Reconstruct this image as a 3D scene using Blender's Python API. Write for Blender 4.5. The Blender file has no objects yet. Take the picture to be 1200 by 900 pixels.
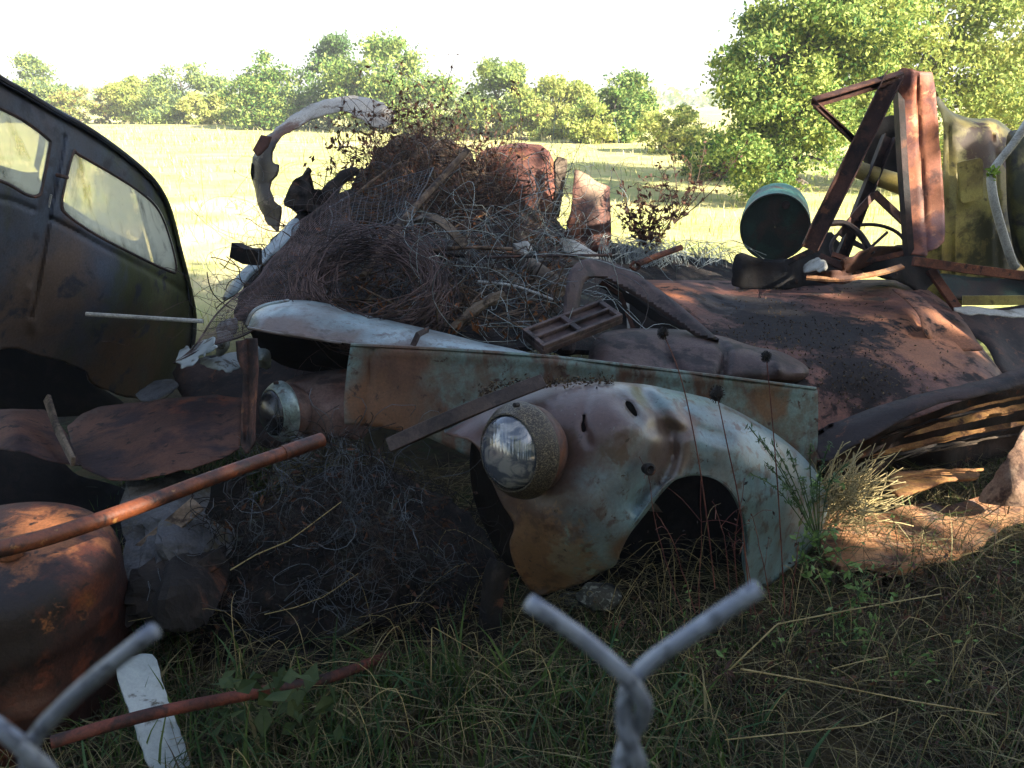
import bpy, math, random
import numpy as np
from mathutils import Vector, noise as mnoise
rng = np.random.default_rng(7)
random.seed(7)
R = math.radians
scene = bpy.context.scene
COL = scene.collection
# ------------------------------------------------------------------ camera
CAM_Z = 1.5
PITCH = R(19.2)
FPX = 960.0
CP, SP = math.cos(PITCH), math.sin(PITCH)
def P(px, py, y):
    """a point seen at (px, py) of the 1200 x 900 photograph, y metres ahead of the camera"""
    px = np.asarray(px, float); py = np.asarray(py, float); y = np.asarray(y, float)
    a = (px - 600) / FPX; b = (450 - py) / FPX
    dy = CP + b * SP; dz = -SP + b * CP
    t = y / dy
    return np.stack([a * t, y + 0 * t, CAM_Z + dz * t], -1)
def PZ(px, py, z):
    a = (px - 600) / FPX; b = (450 - py) / FPX
    dy = CP + b * SP; dz = -SP + b * CP
    t = (z - CAM_Z) / dz
    return np.array([a * t, dy * t, z])
cam = bpy.data.cameras.new('camera'); camo = bpy.data.objects.new('camera', cam); COL.objects.link(camo)
camo.location = (0, 0, CAM_Z); camo.rotation_euler = (R(90) - PITCH, 0, 0)
cam.sensor_width = 36; cam.lens = 28.8; cam.clip_start = 0.01; cam.clip_end = 4000
cam.dof.use_dof = True; cam.dof.focus_distance = 2.6; cam.dof.aperture_fstop = 20
scene.camera = camo
# ------------------------------------------------------------------ noise
def nz(p, s=1.0, o=0.0):
    return mnoise.noise((p[0]*s+o, p[1]*s+o*1.7, p[2]*s-o))
def fbm(p, s=1.0, o=0.0, n=4):
    return mnoise.fractal((p[0]*s+o, p[1]*s+o*1.7, p[2]*s-o), 0.6, 2.1, n)
# ------------------------------------------------------------------ mesh builder
class MB:
    def __init__(s): s.v=[]; s.f=[]; s.m=[]; s.n=0
    def add(s, V, F, mi=0):
        V = np.asarray(V, float).reshape(-1,3); s.v.append(V)
        F = [tuple(int(i)+s.n for i in f) for f in F]
        s.f.extend(F); s.m.extend([mi]*len(F)); s.n += len(V); return s
    def addn(s, V, F, mi=0):
        V = np.asarray(V, float).reshape(-1,3); s.v.append(V)
        s.f.extend((np.asarray(F)+s.n).tolist()); s.m.extend([mi]*len(F)); s.n += len(V); return s
    def tube(s, pts, r, n=8, mi=0, cap=True, flat=1.0):
        pts = np.asarray(pts, float); k=len(pts)
        r = np.full(k, r) if np.isscalar(r) else np.asarray(r,float)
        T = np.gradient(pts, axis=0); T /= np.linalg.norm(T,axis=1)[:,None]+1e-12
        up = np.array([0,0,1.]) if abs(T[0][2])<.9 else np.array([1.,0,0])
        U = np.cross(T[0], up); U/=np.linalg.norm(U)
        V=[]
        for i in range(k):
            U = U - T[i]*np.dot(U,T[i]); U/=np.linalg.norm(U)+1e-12
            W = np.cross(T[i],U)
            for j in range(n):
                a = 2*math.pi*j/n
                V.append(pts[i]+r[i]*(math.cos(a)*U+flat*math.sin(a)*W))
        F=[]
        for i in range(k-1):
            for j in range(n):
                j2=(j+1)%n
                F.append((i*n+j,i*n+j2,(i+1)*n+j2,(i+1)*n+j))
        if cap:
            F.append(tuple(range(n))[::-1]); F.append(tuple((k-1)*n+j for j in range(n)))
        return s.add(V,F,mi)
    def bar(s, pts, w, t, up=(0,-1,0), mi=0):
        """rectangular section swept along pts; w across, t thick along the up hint"""
        pts = np.asarray(pts,float); k=len(pts)
        w = np.full(k,w) if np.isscalar(w) else np.asarray(w,float)
        T = np.gradient(pts,axis=0) if k>2 else np.array([pts[1]-pts[0]]*2)
        up=np.asarray(up,float); V=[]
        for i in range(k):
            t_=T[i]/np.linalg.norm(T[i]); n_=up-t_*np.dot(up,t_); n_/=np.linalg.norm(n_); b=np.cross(t_,n_)
            for a,c in ((-1,-1),(1,-1),(1,1),(-1,1)):
                V.append(pts[i]+b*a*w[i]/2+n_*c*t/2)
        F=[]
        for i in range(k-1):
            for j in range(4):
                j2=(j+1)%4; F.append((i*4+j,i*4+j2,(i+1)*4+j2,(i+1)*4+j))
        F.append((3,2,1,0)); F.append(tuple((k-1)*4+j for j in range(4)))
        return s.add(V,F,mi)
    def channel(s, a, b, w, t, up=(0,-1,0), d=.03, mi=0):
        """a rolled steel channel: web and two flanges"""
        a=np.asarray(a,float); b=np.asarray(b,float); T=(b-a)/np.linalg.norm(b-a)
        up=np.asarray(up,float); n_=up-T*np.dot(up,T); n_/=np.linalg.norm(n_); q=np.cross(T,n_)
        prof=[(-w/2,d),(-w/2,-t),(w/2,-t),(w/2,d),(w/2-t,d),(w/2-t,0),(-w/2+t,0),(-w/2+t,d)]
        V=[];k=14
        for i in range(k):
            c=a+(b-a)*i/(k-1)
            for u,v in prof: 
                p=c+q*u+n_*v; V.append(p+np.array([nz(p,9,1),nz(p,9,2),nz(p,9,3)])*t*.5)
        F=[]
        m=len(prof)
        for i in range(k-1):
            for j in range(m):
                j2=(j+1)%m; F.append((i*m+j,i*m+j2,(i+1)*m+j2,(i+1)*m+j))
        for o in (0,(k-1)*m):
            for q4 in ((0,1,6,7),(1,2,5,6),(2,3,4,5)):
                F.append(tuple(o+x for x in (q4 if o else q4[::-1])))
        return s.add(V,F,mi)
    def lathe(s, c, axis, prof, n=40, mi=0, rag=0, cap=False):
        c=np.asarray(c,float); ax=np.asarray(axis,float); ax/=np.linalg.norm(ax)
        up=np.array([0,0,1.]) if abs(ax[2])<.9 else np.array([1.,0,0])
        U=np.cross(ax,up); U/=np.linalg.norm(U); W=np.cross(U,ax)
        V=[];F=[];k=len(prof)
        for (t,r) in prof:
            for j in range(n):
                a=2*math.pi*j/n
                p=c+ax*t+r*(math.cos(a)*U+math.sin(a)*W)
                if rag: p=p+ax*rag*nz(p,8,3)+(p-c-ax*t)*rag*6*nz(p,5,9)
                V.append(p)
        for i in range(k-1):
            for j in range(n):
                j2=(j+1)%n; F.append((i*n+j,i*n+j2,(i+1)*n+j2,(i+1)*n+j))
        if cap: F.append(tuple((k-1)*n+j for j in range(n))); F.append(tuple(range(n))[::-1])
        return s.add(V,F,mi)
    def segs(s, A, B, r, mi=0, n=3):
        A=np.asarray(A,float).reshape(-1,3); B=np.asarray(B,float).reshape(-1,3)
        T=B-A; L=np.linalg.norm(T,axis=1)[:,None]+1e-9; T=T/L
        ref=np.where(np.abs(T[:,2:3])<.9,np.array([[0,0,1.]]),np.array([[1.,0,0]]))
        U=np.cross(T,ref); U/=np.linalg.norm(U,axis=1)[:,None]; W=np.cross(T,U)
        r=np.broadcast_to(np.asarray(r,float).reshape(-1,1),(len(A),1))
        ring=[]
        for j in range(n):
            a=2*math.pi*j/n; ring.append(r*(math.cos(a)*U+math.sin(a)*W))
        V=np.stack([A+q for q in ring]+[B+q for q in ring],1)  # (N,2n,3)
        base=(np.arange(len(A))*2*n)[:,None]
        F=np.concatenate([base+np.array([[j,(j+1)%n,n+(j+1)%n,n+j]]) for j in range(n)],0)
        return s.addn(V.reshape(-1,3),F,mi)
    def wires(s, C, r, mi=0):
        """C: (n,k,3) polylines"""
        for c in C:
            c=np.asarray(c)
            s.segs(c[:-1],c[1:],r,mi)
        return s
    def build(s, name, mats, parent=None, base=None, smooth=True, solid=0, bevel=0, offset=-1, angle=40):
        V=np.concatenate(s.v)
        if parent is not None: b=np.array(ROOT[parent.name])
        else:
            b=np.array([V[:,0].mean(),V[:,1].mean(),V[:,2].min()]) if base is None else np.asarray(base,float)
        me=bpy.data.meshes.new(name); me.from_pydata((V-b).tolist(),[],s.f); 
        for m in (mats if isinstance(mats,(list,tuple)) else [mats]): me.materials.append(m)
        me.polygons.foreach_set('material_index',s.m)
        if smooth: me.polygons.foreach_set('use_smooth',[True]*len(me.polygons))
        me.update(); 
        o=bpy.data.objects.new(name,me); COL.objects.link(o)
        if smooth and angle and len(s.f)<60000:
            me.set_sharp_from_angle(angle=R(angle))
        if parent is not None: o.parent=parent; ROOT[o.name]=ROOT[parent.name]
        else: o.location=b; ROOT[o.name]=tuple(b)
        if bevel:
            m=o.modifiers.new('bevel','BEVEL'); m.width=bevel; m.segments=2; m.limit_method='ANGLE'; m.angle_limit=R(35)
        if solid:
            m=o.modifiers.new('thickness','SOLIDIFY'); m.thickness=solid; m.offset=offset; m.use_even_offset=False
            if solid>.012 and smooth:
                e=o.modifiers.new('edges','EDGE_SPLIT'); e.split_angle=R(45)
        return o
ROOT={}
def tag(o,label=None,cat=None,group=None,kind=None):
    if label: o['label']=label
    if cat: o['category']=cat
    if group: o['group']=group
    if kind: o['kind']=kind
    return o
def thing(name,label,cat,loc,group=None):
    o=bpy.data.objects.new(name,None); COL.objects.link(o); o.location=tuple(loc); o.empty_display_size=.1
    ROOT[o.name]=tuple(float(x) for x in loc)
    return tag(o,label,cat,group)
# ------------------------------------------------------------------ curves and sheets
def cr(pts, n=8, closed=False):
    pts=np.asarray(pts,float); k=len(pts); out=[]
    rngk=range(k if closed else k-1)
    for i in rngk:
        if closed: p0,p1,p2,p3=[pts[(i+j)%k] for j in (-1,0,1,2)]
        else: p0,p1,p2,p3=pts[max(i-1,0)],pts[i],pts[i+1],pts[min(i+2,k-1)]
        for j in range(n):
            t=j/n
            out.append(.5*((2*p1)+(-p0+p2)*t+(2*p0-5*p1+4*p2-p3)*t*t+(-p0+3*p1-3*p2+p3)*t**3))
    if not closed: out.append(pts[-1])
    return np.array(out)
def inside(X,Y,poly):
    c=np.zeros(X.shape,bool); n=len(poly)
    for i in range(n):
        x1,y1=poly[i]; x2,y2=poly[(i+1)%n]
        if y1==y2: continue
        m=((y1>Y)!=(y2>Y))&(X<(x2-x1)*(Y-y1)/(y2-y1)+x1)
        c^=m
    return c
def nearest(X,Y,path,closed=True):
    n=len(path); best=np.full(X.shape,1e9); bx=X.copy(); by=Y.copy()
    for i in range(n if closed else n-1):
        x1,y1=path[i]; x2,y2=path[(i+1)%n]; dx,dy=x2-x1,y2-y1; L=dx*dx+dy*dy+1e-9
        t=np.clip(((X-x1)*dx+(Y-y1)*dy)/L,0,1); qx=x1+t*dx; qy=y1+t*dy
        d=(X-qx)**2+(Y-qy)**2; m=d<best
        best=np.where(m,d,best); bx=np.where(m,qx,bx); by=np.where(m,qy,by)
    return np.sqrt(best),bx,by
def rbf(ctrl):
    C=np.array(ctrl,float); XY=C[:,:2]/100; Z=C[:,2]; n=len(C)
    def phi(r): return np.where(r>1e-9,r*r*np.log(r+1e-12),0)
    if n<3:
        return lambda x,y: np.full(np.shape(x),Z.mean())
    D=np.linalg.norm(XY[:,None]-XY[None],axis=2)
    A=np.zeros((n+3,n+3)); A[:n,:n]=phi(D)+np.eye(n)*1e-4; A[:n,n]=1; A[:n,n+1:]=XY; A[n,:n]=1; A[n+1:,:n]=XY.T
    w=np.linalg.lstsq(A,np.concatenate([Z,[0,0,0]]),rcond=None)[0]
    def f(x,y):
        x=np.asarray(x,float)/100; y=np.asarray(y,float)/100
        r=np.sqrt((x[...,None]-XY[:,0])**2+(y[...,None]-XY[:,1])**2)
        return (phi(r)@w[:n])+w[n]+w[n+1]*x+w[n+2]*y
    return f
def sheet(mb, outline, ctrl, step=4, holes=(), smooth=True, rag=0, ragf=.08, roll=None, grooves=(), dent=(0,1), dent2=(0,1), mi=0, seed=0, shift=(0,0,0)):
    """pressed sheet metal: an outline with holes, bulged by depth control points, dented, edges rolled over"""
    out=cr(outline,6,True) if smooth else np.array(outline,float)
    if not smooth:
        q=[]
        for i in range(len(out)):
            a=out[i]; b=out[(i+1)%len(out)]; k=max(1,int(np.linalg.norm(b-a)/6))
            for j in range(k): q.append(a+(b-a)*j/k)
        out=np.array(q)
    hs=[cr(h,5,True) for h in holes]
    if rag:
        c=out.mean(0)
        for i in range(len(out)):
            v=mnoise.fractal((out[i][0]*ragf,out[i][1]*ragf,seed+.5),.5,2.2,4)
            d=out[i]-c; d/=np.linalg.norm(d)+1e-9
            out[i]=out[i]+d*rag*(v-.2)
    x0,y0=out.min(0)-step; x1,y1=out.max(0)+step
    xs=np.arange(x0,x1+step,step); ys=np.arange(y0,y1+step,step)
    X,Y=np.meshgrid(xs,ys)
    cx=(X[:-1,:-1]+X[1:,1:])/2; cy=(Y[:-1,:-1]+Y[1:,1:])/2
    keep=inside(cx,cy,out)
    for h in hs: keep&=~inside(cx,cy,h)
    cnt=np.zeros(X.shape,int)
    for a in (0,1):
        for b in (0,1): cnt[a:a+keep.shape[0],b:b+keep.shape[1]]+=keep
    used=cnt>0; bd=used&(cnt<4)
    allp=[out]+hs
    bestd=np.full(X.shape,1e9); SX=X.copy(); SY=Y.copy()
    for p in allp:
        d,qx,qy=nearest(X,Y,p); m=d<bestd; bestd=np.where(m,d,bestd); SX=np.where(m,qx,SX); SY=np.where(m,qy,SY)
    mv=bd&(bestd<step*1.3)
    X=np.where(mv,SX,X); Y=np.where(mv,SY,Y)
    f=rbf(ctrl); D=f(X,Y)
    if roll:
        w,dep=roll[:2]; path=roll[2] if len(roll)>2 else out
        d,_,_=nearest(X,Y,np.array(path,float),closed=len(roll)<=2)
        t=np.clip(1-d/w,0,1); D=D+dep*(1-np.sqrt(np.clip(1-t*t,0,1)))
    for (path,w,dep) in grooves:
        d,_,_=nearest(X,Y,cr(path,5) if len(path)>2 else np.array(path,float),closed=False)
        D=D+dep*np.exp(-(d/w)**2)
    V=P(X,Y,D).reshape(-1,3)+np.array(shift)
    if dent[0] or dent2[0]:
        for i in np.nonzero(used.ravel())[0]:
            p=V[i]; V[i][1]+=dent[0]*mnoise.noise((p[0]*dent[1],p[2]*dent[1],seed+p[1]*.3))+dent2[0]*mnoise.noise((p[0]*dent2[1],p[2]*dent2[1],seed+5.))
    idx=-np.ones(X.size,int); u=np.nonzero(used.ravel())[0]; idx[u]=np.arange(len(u))
    nc=X.shape[1]; I,J=np.nonzero(keep)
    a=idx[I*nc+J]; b=idx[I*nc+J+1]; c=idx[(I+1)*nc+J+1]; d=idx[(I+1)*nc+J]
    F=np.stack([a,d,c,b],1)
    mb.addn(V[u],F,mi); return mb
# ------------------------------------------------------------------ materials
def srgb(h):
    h=h.lstrip('#'); c=[int(h[i:i+2],16)/255 for i in (0,2,4)]
    return tuple([(x/12.92 if x<=.04045 else ((x+.055)/1.055)**2.4) for x in c]+[1])
def newmat(name):
    m=bpy.data.materials.new(name); m.use_nodes=True; nt=m.node_tree; nt.nodes.clear()
    o=nt.nodes.new('ShaderNodeOutputMaterial'); b=nt.nodes.new('ShaderNodeBsdfPrincipled'); nt.links.new(b.outputs[0],o.inputs[0])
    return m,nt,b,o
def _noise(nt,vec,scale,detail=6,rough=.6,off=0,stretch=None,dist=0):
    mp=nt.nodes.new('ShaderNodeMapping'); mp.inputs['Location'].default_value=(off,off*.7,-off*1.3)
    if stretch: mp.inputs['Scale'].default_value=stretch
    nt.links.new(vec,mp.inputs[0]); n=nt.nodes.new('ShaderNodeTexNoise')
    n.inputs['Scale'].default_value=scale; n.inputs['Detail'].default_value=detail; n.inputs['Roughness'].default_value=rough; n.inputs['Distortion'].default_value=dist
    nt.links.new(mp.outputs[0],n.inputs['Vector']); return n.outputs['Fac']
def _math(nt,op,a,b=None,c=None):
    n=nt.nodes.new('ShaderNodeMath'); n.operation=op
    for i,x in enumerate((a,b,c)):
        if x is None: continue
        if isinstance(x,(int,float)): n.inputs[i].default_value=x
        else: nt.links.new(x,n.inputs[i])
    return n.outputs[0]
def _step(nt,x,lo,hi):
    n=nt.nodes.new('ShaderNodeMapRange'); n.interpolation_type='SMOOTHSTEP'; nt.links.new(x,n.inputs['Value'])
    n.inputs['From Min'].default_value=lo; n.inputs['From Max'].default_value=hi; return n.outputs[0]
def _mix(nt,fac,a,b,mode='MIX'):
    n=nt.nodes.new('ShaderNodeMix'); n.data_type='RGBA'; n.blend_type=mode
    for s,x in ((n.inputs[0],fac),(n.inputs[6],a),(n.inputs[7],b)):
        if isinstance(x,(int,float)): s.default_value=x
        elif isinstance(x,tuple): s.default_value=x
        else: nt.links.new(x,s)
    return n.outputs[2]
def patina(name, base, layers=(), rough=.75, bump=.25, bscale=60, metallic=0., spec=.4, grain=.35, var=.25, gain=.68):
    """weathered metal, paint or wood. layer: dict(c, s scale, t threshold, w softness, st stretch, at (point,radius), d detail, k strength, r roughness)"""
    m,nt,b,_=newmat(name)
    g=nt.nodes.new('ShaderNodeNewGeometry'); vec=g.outputs['Position']
    col=srgb(base) if isinstance(base,str) else base
    n0=_noise(nt,vec,3.5,5,.6,11); 
    hs=nt.nodes.new('ShaderNodeMapRange'); nt.links.new(n0,hs.inputs[0]); hs.inputs['From Min'].default_value=.3; hs.inputs['From Max'].default_value=.7; hs.inputs['To Min'].default_value=gain*(1-var); hs.inputs['To Max'].default_value=gain*(1+var)
    rgh=None
    c=_mix(nt,1.,col,(1,1,1,1),'MULTIPLY')
    for i,L in enumerate(layers):
        f=_noise(nt,vec,L.get('s',6),L.get('d',9),L.get('ro',.62),3.1+i*5.3,L.get('st'),L.get('di',.4))
        x=f
        if 'at' in L:
            (pt,rad)=L['at']; vm=nt.nodes.new('ShaderNodeVectorMath'); vm.operation='DISTANCE'; nt.links.new(vec,vm.inputs[0]); vm.inputs[1].default_value=tuple(float(q) for q in pt)
            q=_math(nt,'DIVIDE',vm.outputs['Value'],rad); q=_math(nt,'SUBTRACT',1.,q); q=_math(nt,'MULTIPLY',q,.55)
            x=_math(nt,'ADD',_math(nt,'SUBTRACT',f,.5),q); x=_math(nt,'ADD',x,.25); t=L.get('t',.4)
        else: t=L.get('t',.5)
        w=L.get('w',.06); mk=_step(nt,x,t-w,t+w)
        if L.get('k',1)!=1: mk=_math(nt,'MULTIPLY',mk,L['k'])
        c=_mix(nt,mk,c,srgb(L['c']) if isinstance(L['c'],str) else L['c'])
        if 'r' in L:
            rgh=_mixf(nt,mk,rough if rgh is None else rgh,L['r'])
    fine=_noise(nt,vec,bscale*2.2,4,.7,21)
    fr=nt.nodes.new('ShaderNodeMapRange'); nt.links.new(fine,fr.inputs[0]); fr.inputs['From Min'].default_value=.3; fr.inputs['From Max'].default_value=.7; fr.inputs['To Min'].default_value=1-grain; fr.inputs['To Max'].default_value=1+grain
    mult=_math(nt,'MULTIPLY',hs.outputs[0],fr.outputs[0])
    cm=nt.nodes.new('ShaderNodeVectorMath'); cm.operation='SCALE'; nt.links.new(c,cm.inputs[0]); nt.links.new(mult,cm.inputs['Scale'])
    nt.links.new(cm.outputs[0],b.inputs['Base Color'])
    if rgh is None: b.inputs['Roughness'].default_value=rough
    else: nt.links.new(rgh,b.inputs['Roughness'])
    b.inputs['Metallic'].default_value=metallic; b.inputs['Specular IOR Level'].default_value=spec
    bn=_noise(nt,vec,bscale,8,.7,31); bn2=_noise(nt,vec,bscale*.16,4,.6,37)
    h=_math(nt,'ADD',_math(nt,'MULTIPLY',bn,.35),_math(nt,'MULTIPLY',bn2,1.))
    bp=nt.nodes.new('ShaderNodeBump'); bp.inputs['Strength'].default_value=bump; bp.inputs['Distance'].default_value=.02; nt.links.new(h,bp.inputs['Height']); nt.links.new(bp.outputs[0],b.inputs['Normal'])
    return m
def _mixf(nt,f,a,b):
    n=nt.nodes.new('ShaderNodeMix'); n.data_type='FLOAT'
    for s,x in ((n.inputs[0],f),(n.inputs[2],a),(n.inputs[3],b)):
        if isinstance(x,(int,float)): s.default_value=x
        else: nt.links.new(x,s)
    return n.outputs[0]
def leafmat(name, c1, c2, scale=1.5, trans=.35, rough=.55, c3=None):
    m,nt,b,o=newmat(name); g=nt.nodes.new('ShaderNodeNewGeometry')
    f=_noise(nt,g.outputs['Position'],scale,3,.6,2); f=_step(nt,f,.38,.62)
    c=_mix(nt,f,srgb(c1),srgb(c2))
    f2=_noise(nt,g.outputs['Position'],scale*14,2,.6,8)
    if c3: c=_mix(nt,_step(nt,f2,.55,.68),c,srgb(c3))
    else: c=_mix(nt,_math(nt,'MULTIPLY',f2,.5),c,(.02,.03,.01,1))
    nt.links.new(c,b.inputs['Base Color']); b.inputs['Roughness'].default_value=rough; b.inputs['Specular IOR Level'].default_value=.12
    t=nt.nodes.new('ShaderNodeBsdfTranslucent'); nt.links.new(c,t.inputs[0])
    ms=nt.nodes.new('ShaderNodeMixShader'); ms.inputs[0].default_value=trans
    nt.links.new(b.outputs[0],ms.inputs[1]); nt.links.new(t.outputs[0],ms.inputs[2]); nt.links.new(ms.outputs[0],o.inputs[0]); return m
# ================================================================== light and sky
w=bpy.data.worlds.new('World'); scene.world=w; w.use_nodes=True; nt=w.node_tree; nt.nodes.clear()
wo=nt.nodes.new('ShaderNodeOutputWorld'); bg=nt.nodes.new('ShaderNodeBackground'); sky=nt.nodes.new('ShaderNodeTexSky')
sky.sky_type='NISHITA'; sky.sun_disc=False
SUN=np.array([.80,-.60]); EL=R(30)
sd=np.array([SUN[0]*math.cos(EL),SUN[1]*math.cos(EL),math.sin(EL)])
sky.sun_elevation=EL; sky.sun_rotation=math.atan2(sd[0],sd[1]); sky.air_density=1.; sky.dust_density=1.0; sky.ozone_density=1.2
nt.links.new(sky.outputs[0],bg.inputs[0]); bg.inputs[1].default_value=.062; nt.links.new(bg.outputs[0],wo.inputs[0])
L=bpy.data.lights.new('sun','SUN'); lo=bpy.data.objects.new('sun',L); COL.objects.link(lo)
L.energy=5.; L.angle=R(.53); L.color=(1,.92,.77)
lo.rotation_euler=Vector(sd).to_track_quat('Z','Y').to_euler(); lo.location=(8,-6,9)
vs=scene.view_settings; vs.view_transform='Standard'; vs.look='None'; vs.gamma=1; vs.exposure=2.5
scene.cycles.max_bounces=6; scene.cycles.transparent_max_bounces=8; scene.cycles.diffuse_bounces=4
scene.cycles.use_denoising=True
try: scene.cycles.denoiser='OPENIMAGEDENOISE'
except Exception: pass
scene.cycles.sample_clamp_indirect=6
# ================================================================== ground
def gz(x,y):
    h=.05*mnoise.noise((x*.9,y*.9,0))+.02*mnoise.noise((x*3.1,y*3.1,4))
    far=max(0,min(1,(y-9)/20)); h+=far*.25*mnoise.noise((x*.06,y*.06,2))
    return h
def ground():
    mb=MB()
    xs=np.concatenate([-np.geomspace(3000,4.2,34),np.linspace(-4,4,90),np.geomspace(4.2,3000,34)])
    ys=np.concatenate([[-3000,-800,-200,-60,-20,-8,-3],np.linspace(-1,9,110),np.geomspace(9.2,3000,60)])
    V=[(x,y,gz(x,y)) for y in ys for x in xs]; nx=len(xs)
    F=[(j*nx+i,j*nx+i+1,(j+1)*nx+i+1,(j+1)*nx+i) for j in range(len(ys)-1) for i in range(nx-1)]
    mb.add(V,F)
    m,nt,b,_=newmat('meadow_ground'); g=nt.nodes.new('ShaderNodeNewGeometry'); v=g.outputs['Position']
    near=patch=_noise(nt,v,3,8,.7,1)
    soil=_mix(nt,_step(nt,near,.42,.6),srgb('#2a241c'),srgb('#4b4330'))
    soil=_mix(nt,_step(nt,_noise(nt,v,9,6,.7,4),.5,.62),soil,srgb('#39402a'))
    fld=_mix(nt,_step(nt,_noise(nt,v,.55,8,.7,6,(1,1.6,1)),.44,.56),srgb('#bfb67c'),srgb('#a0a764'))
    fld=_mix(nt,_step(nt,_noise(nt,v,5,5,.7,8),.45,.65),fld,srgb('#b5ad74'))
    fld=_mix(nt,_step(nt,_noise(nt,v,.13,4,.6,16),.55,.66),fld,srgb('#cfbf95'))
    sp=nt.nodes.new('ShaderNodeSeparateXYZ'); nt.links.new(v,sp.inputs[0])
    k=_step(nt,_math(nt,'ADD',sp.outputs[1],_math(nt,'MULTIPLY',_noise(nt,v,1.2,4,.6,3),1.5)),5.0,7.2)
    nt.links.new(_mix(nt,k,soil,fld),b.inputs['Base Color']); b.inputs['Roughness'].default_value=.95; b.inputs['Specular IOR Level'].default_value=.1
    bp=nt.nodes.new('ShaderNodeBump'); bp.inputs['Strength'].default_value=.7; bp.inputs['Distance'].default_value=.04; nt.links.new(_noise(nt,v,22,6,.7,1),bp.inputs['Height']); nt.links.new(bp.outputs[0],b.inputs['Normal'])
    tag(mb.build('ground',m,base=(0,0,0),angle=0),kind='structure')
ground()
# ================================================================== leaves and trees
def leaves(mb, C, size, rg, mi=0, nm=2, flat=.55, up=.0, mfun=None):
    n=len(C); a=rg.normal(size=(n,3)); a/=np.linalg.norm(a,axis=1)[:,None]
    b=rg.normal(size=(n,3)); b[:,2]+=up; b-=a*(a*b).sum(1)[:,None]; b/=np.linalg.norm(b,axis=1)[:,None]
    s=size*rg.uniform(.55,1.25,(n,1)); c=np.cross(a,b)*s*.16
    V=np.stack([C-a*s,C-b*s*flat+c,C+a*s*1.05,C+b*s*flat+c],1)
    idx=rg.integers(0,nm,n)
    for k in range(nm):
        q=V[idx==k]
        if len(q): mb.addn(q.reshape(-1,3),np.arange(len(q)*4).reshape(-1,4),mi+k)
def clumps_in(rg, blobs, per):
    out=[]
    for (cx,cy,cz,rx,ry,rz) in blobs:
        d=rg.normal(size=(per,3)); d/=np.linalg.norm(d,axis=1)[:,None]
        r=rg.uniform(.35,1.,(per,1))**.6
        out.append(np.array([cx,cy,cz])+d*r*np.array([rx,ry,rz]))
    return np.concatenate(out)
BARK=patina('tree_bark','#5b5043',[dict(c='#7d7768',s=5,t=.52),dict(c='#2f2820',s=14,t=.56)],rough=.9,bump=.5,bscale=40)
def gaps(pts,f,thr,seed):
    k=np.array([mnoise.fractal((p[0]*f+seed,p[1]*f,p[2]*f*1.3),.6,2.1,3) for p in pts]); return pts[k>thr]
def tree(name,label,cat,base,blobs,nclump,perleaf,lsize,spread,mats,trunk_r,seed,group=None,trunks=1,limbs=10,crown_name='crown',gap=None,rays=None):
    rg=np.random.default_rng(seed); base=np.array(base,float); base[2]=gz(base[0],base[1])-.05
    t=thing(name,label,cat,base,group)
    bl=[(base[0]+b[0],base[1]+b[1],base[2]+b[2],b[3],b[4],b[5]) for b in blobs]
    C=clumps_in(rg,bl,max(3,nclump//len(bl)))
    top=max(b[2]+b[5]*.5 for b in bl)
    mb=MB(); ends=[]
    for q in range(trunks):
        off=rg.normal(size=2)*trunk_r*2.5*(trunks>1)
        e=np.array([bl[q%len(bl)][0],bl[q%len(bl)][1],bl[q%len(bl)][2]+bl[q%len(bl)][5]*.5])
        b0=base+np.array([off[0],off[1],0]); K=9; pts=[]
        for i in range(K):
            f=i/(K-1); p=b0*(1-f)+e*f; p[:2]=(b0*(1-f**1.5)+e*f**1.5)[:2]
            p=p+rg.normal(size=3)*trunk_r*.5*(0<i); pts.append(p)
        mb.tube(pts,np.linspace(trunk_r*1.25,trunk_r*.25,K),8); ends.append(np.array(pts))
    sel=C[rg.permutation(len(C))[:limbs]]
    for c in sel:
        tr=ends[rg.integers(0,len(ends))]; z=base[2]+(c[2]-base[2])*rg.uniform(.45,.8); i=int(np.argmin(np.abs(tr[:,2]-z))); a=tr[i]
        m_=(a+c)/2+np.array([0,0,.12*np.linalg.norm(c-a)])+rg.normal(size=3)*.05*np.linalg.norm(c-a)
        pts=cr([a,m_,c],4); mb.tube(pts,np.linspace(trunk_r*.42,trunk_r*.08,len(pts)),5)
    mb.build('trunk',BARK,t)
    lf=MB(); idx=rg.integers(0,len(C),perleaf); 
    cs=spread*rg.uniform(.6,1.3,(len(C),1))
    pts=C[idx]+rg.normal(size=(perleaf,3))*cs[idx]*np.array([1,1,.62])
    pts=pts[pts[:,2]>base[2]+.05]
    if gap: pts=gaps(pts,gap[0],gap[1],seed)
    if rays is not None:
        for (q,rad) in rays:
            v=pts-np.array(q); d=np.linalg.norm(v-np.outer(v@sd,sd),axis=1); pts=pts[d>rad]
    leaves(lf,pts,lsize,rg,nm=len(mats))
    lf.build(crown_name,list(mats),t,smooth=False)
    return t
LM1=leafmat('leaf_olive','#8da358','#b3bf66',.9); LM2=leafmat('leaf_deep','#466a38','#6f9244',1.2); LM3=leafmat('leaf_yellow','#b4bb60','#d0cd78',.9,trans=.4); LM4=leafmat('leaf_grey_green','#647a56','#8a9c68',1.1)
LMB=leafmat('leaf_dry','#6e5638','#8e7a4a',3,.2)
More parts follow.
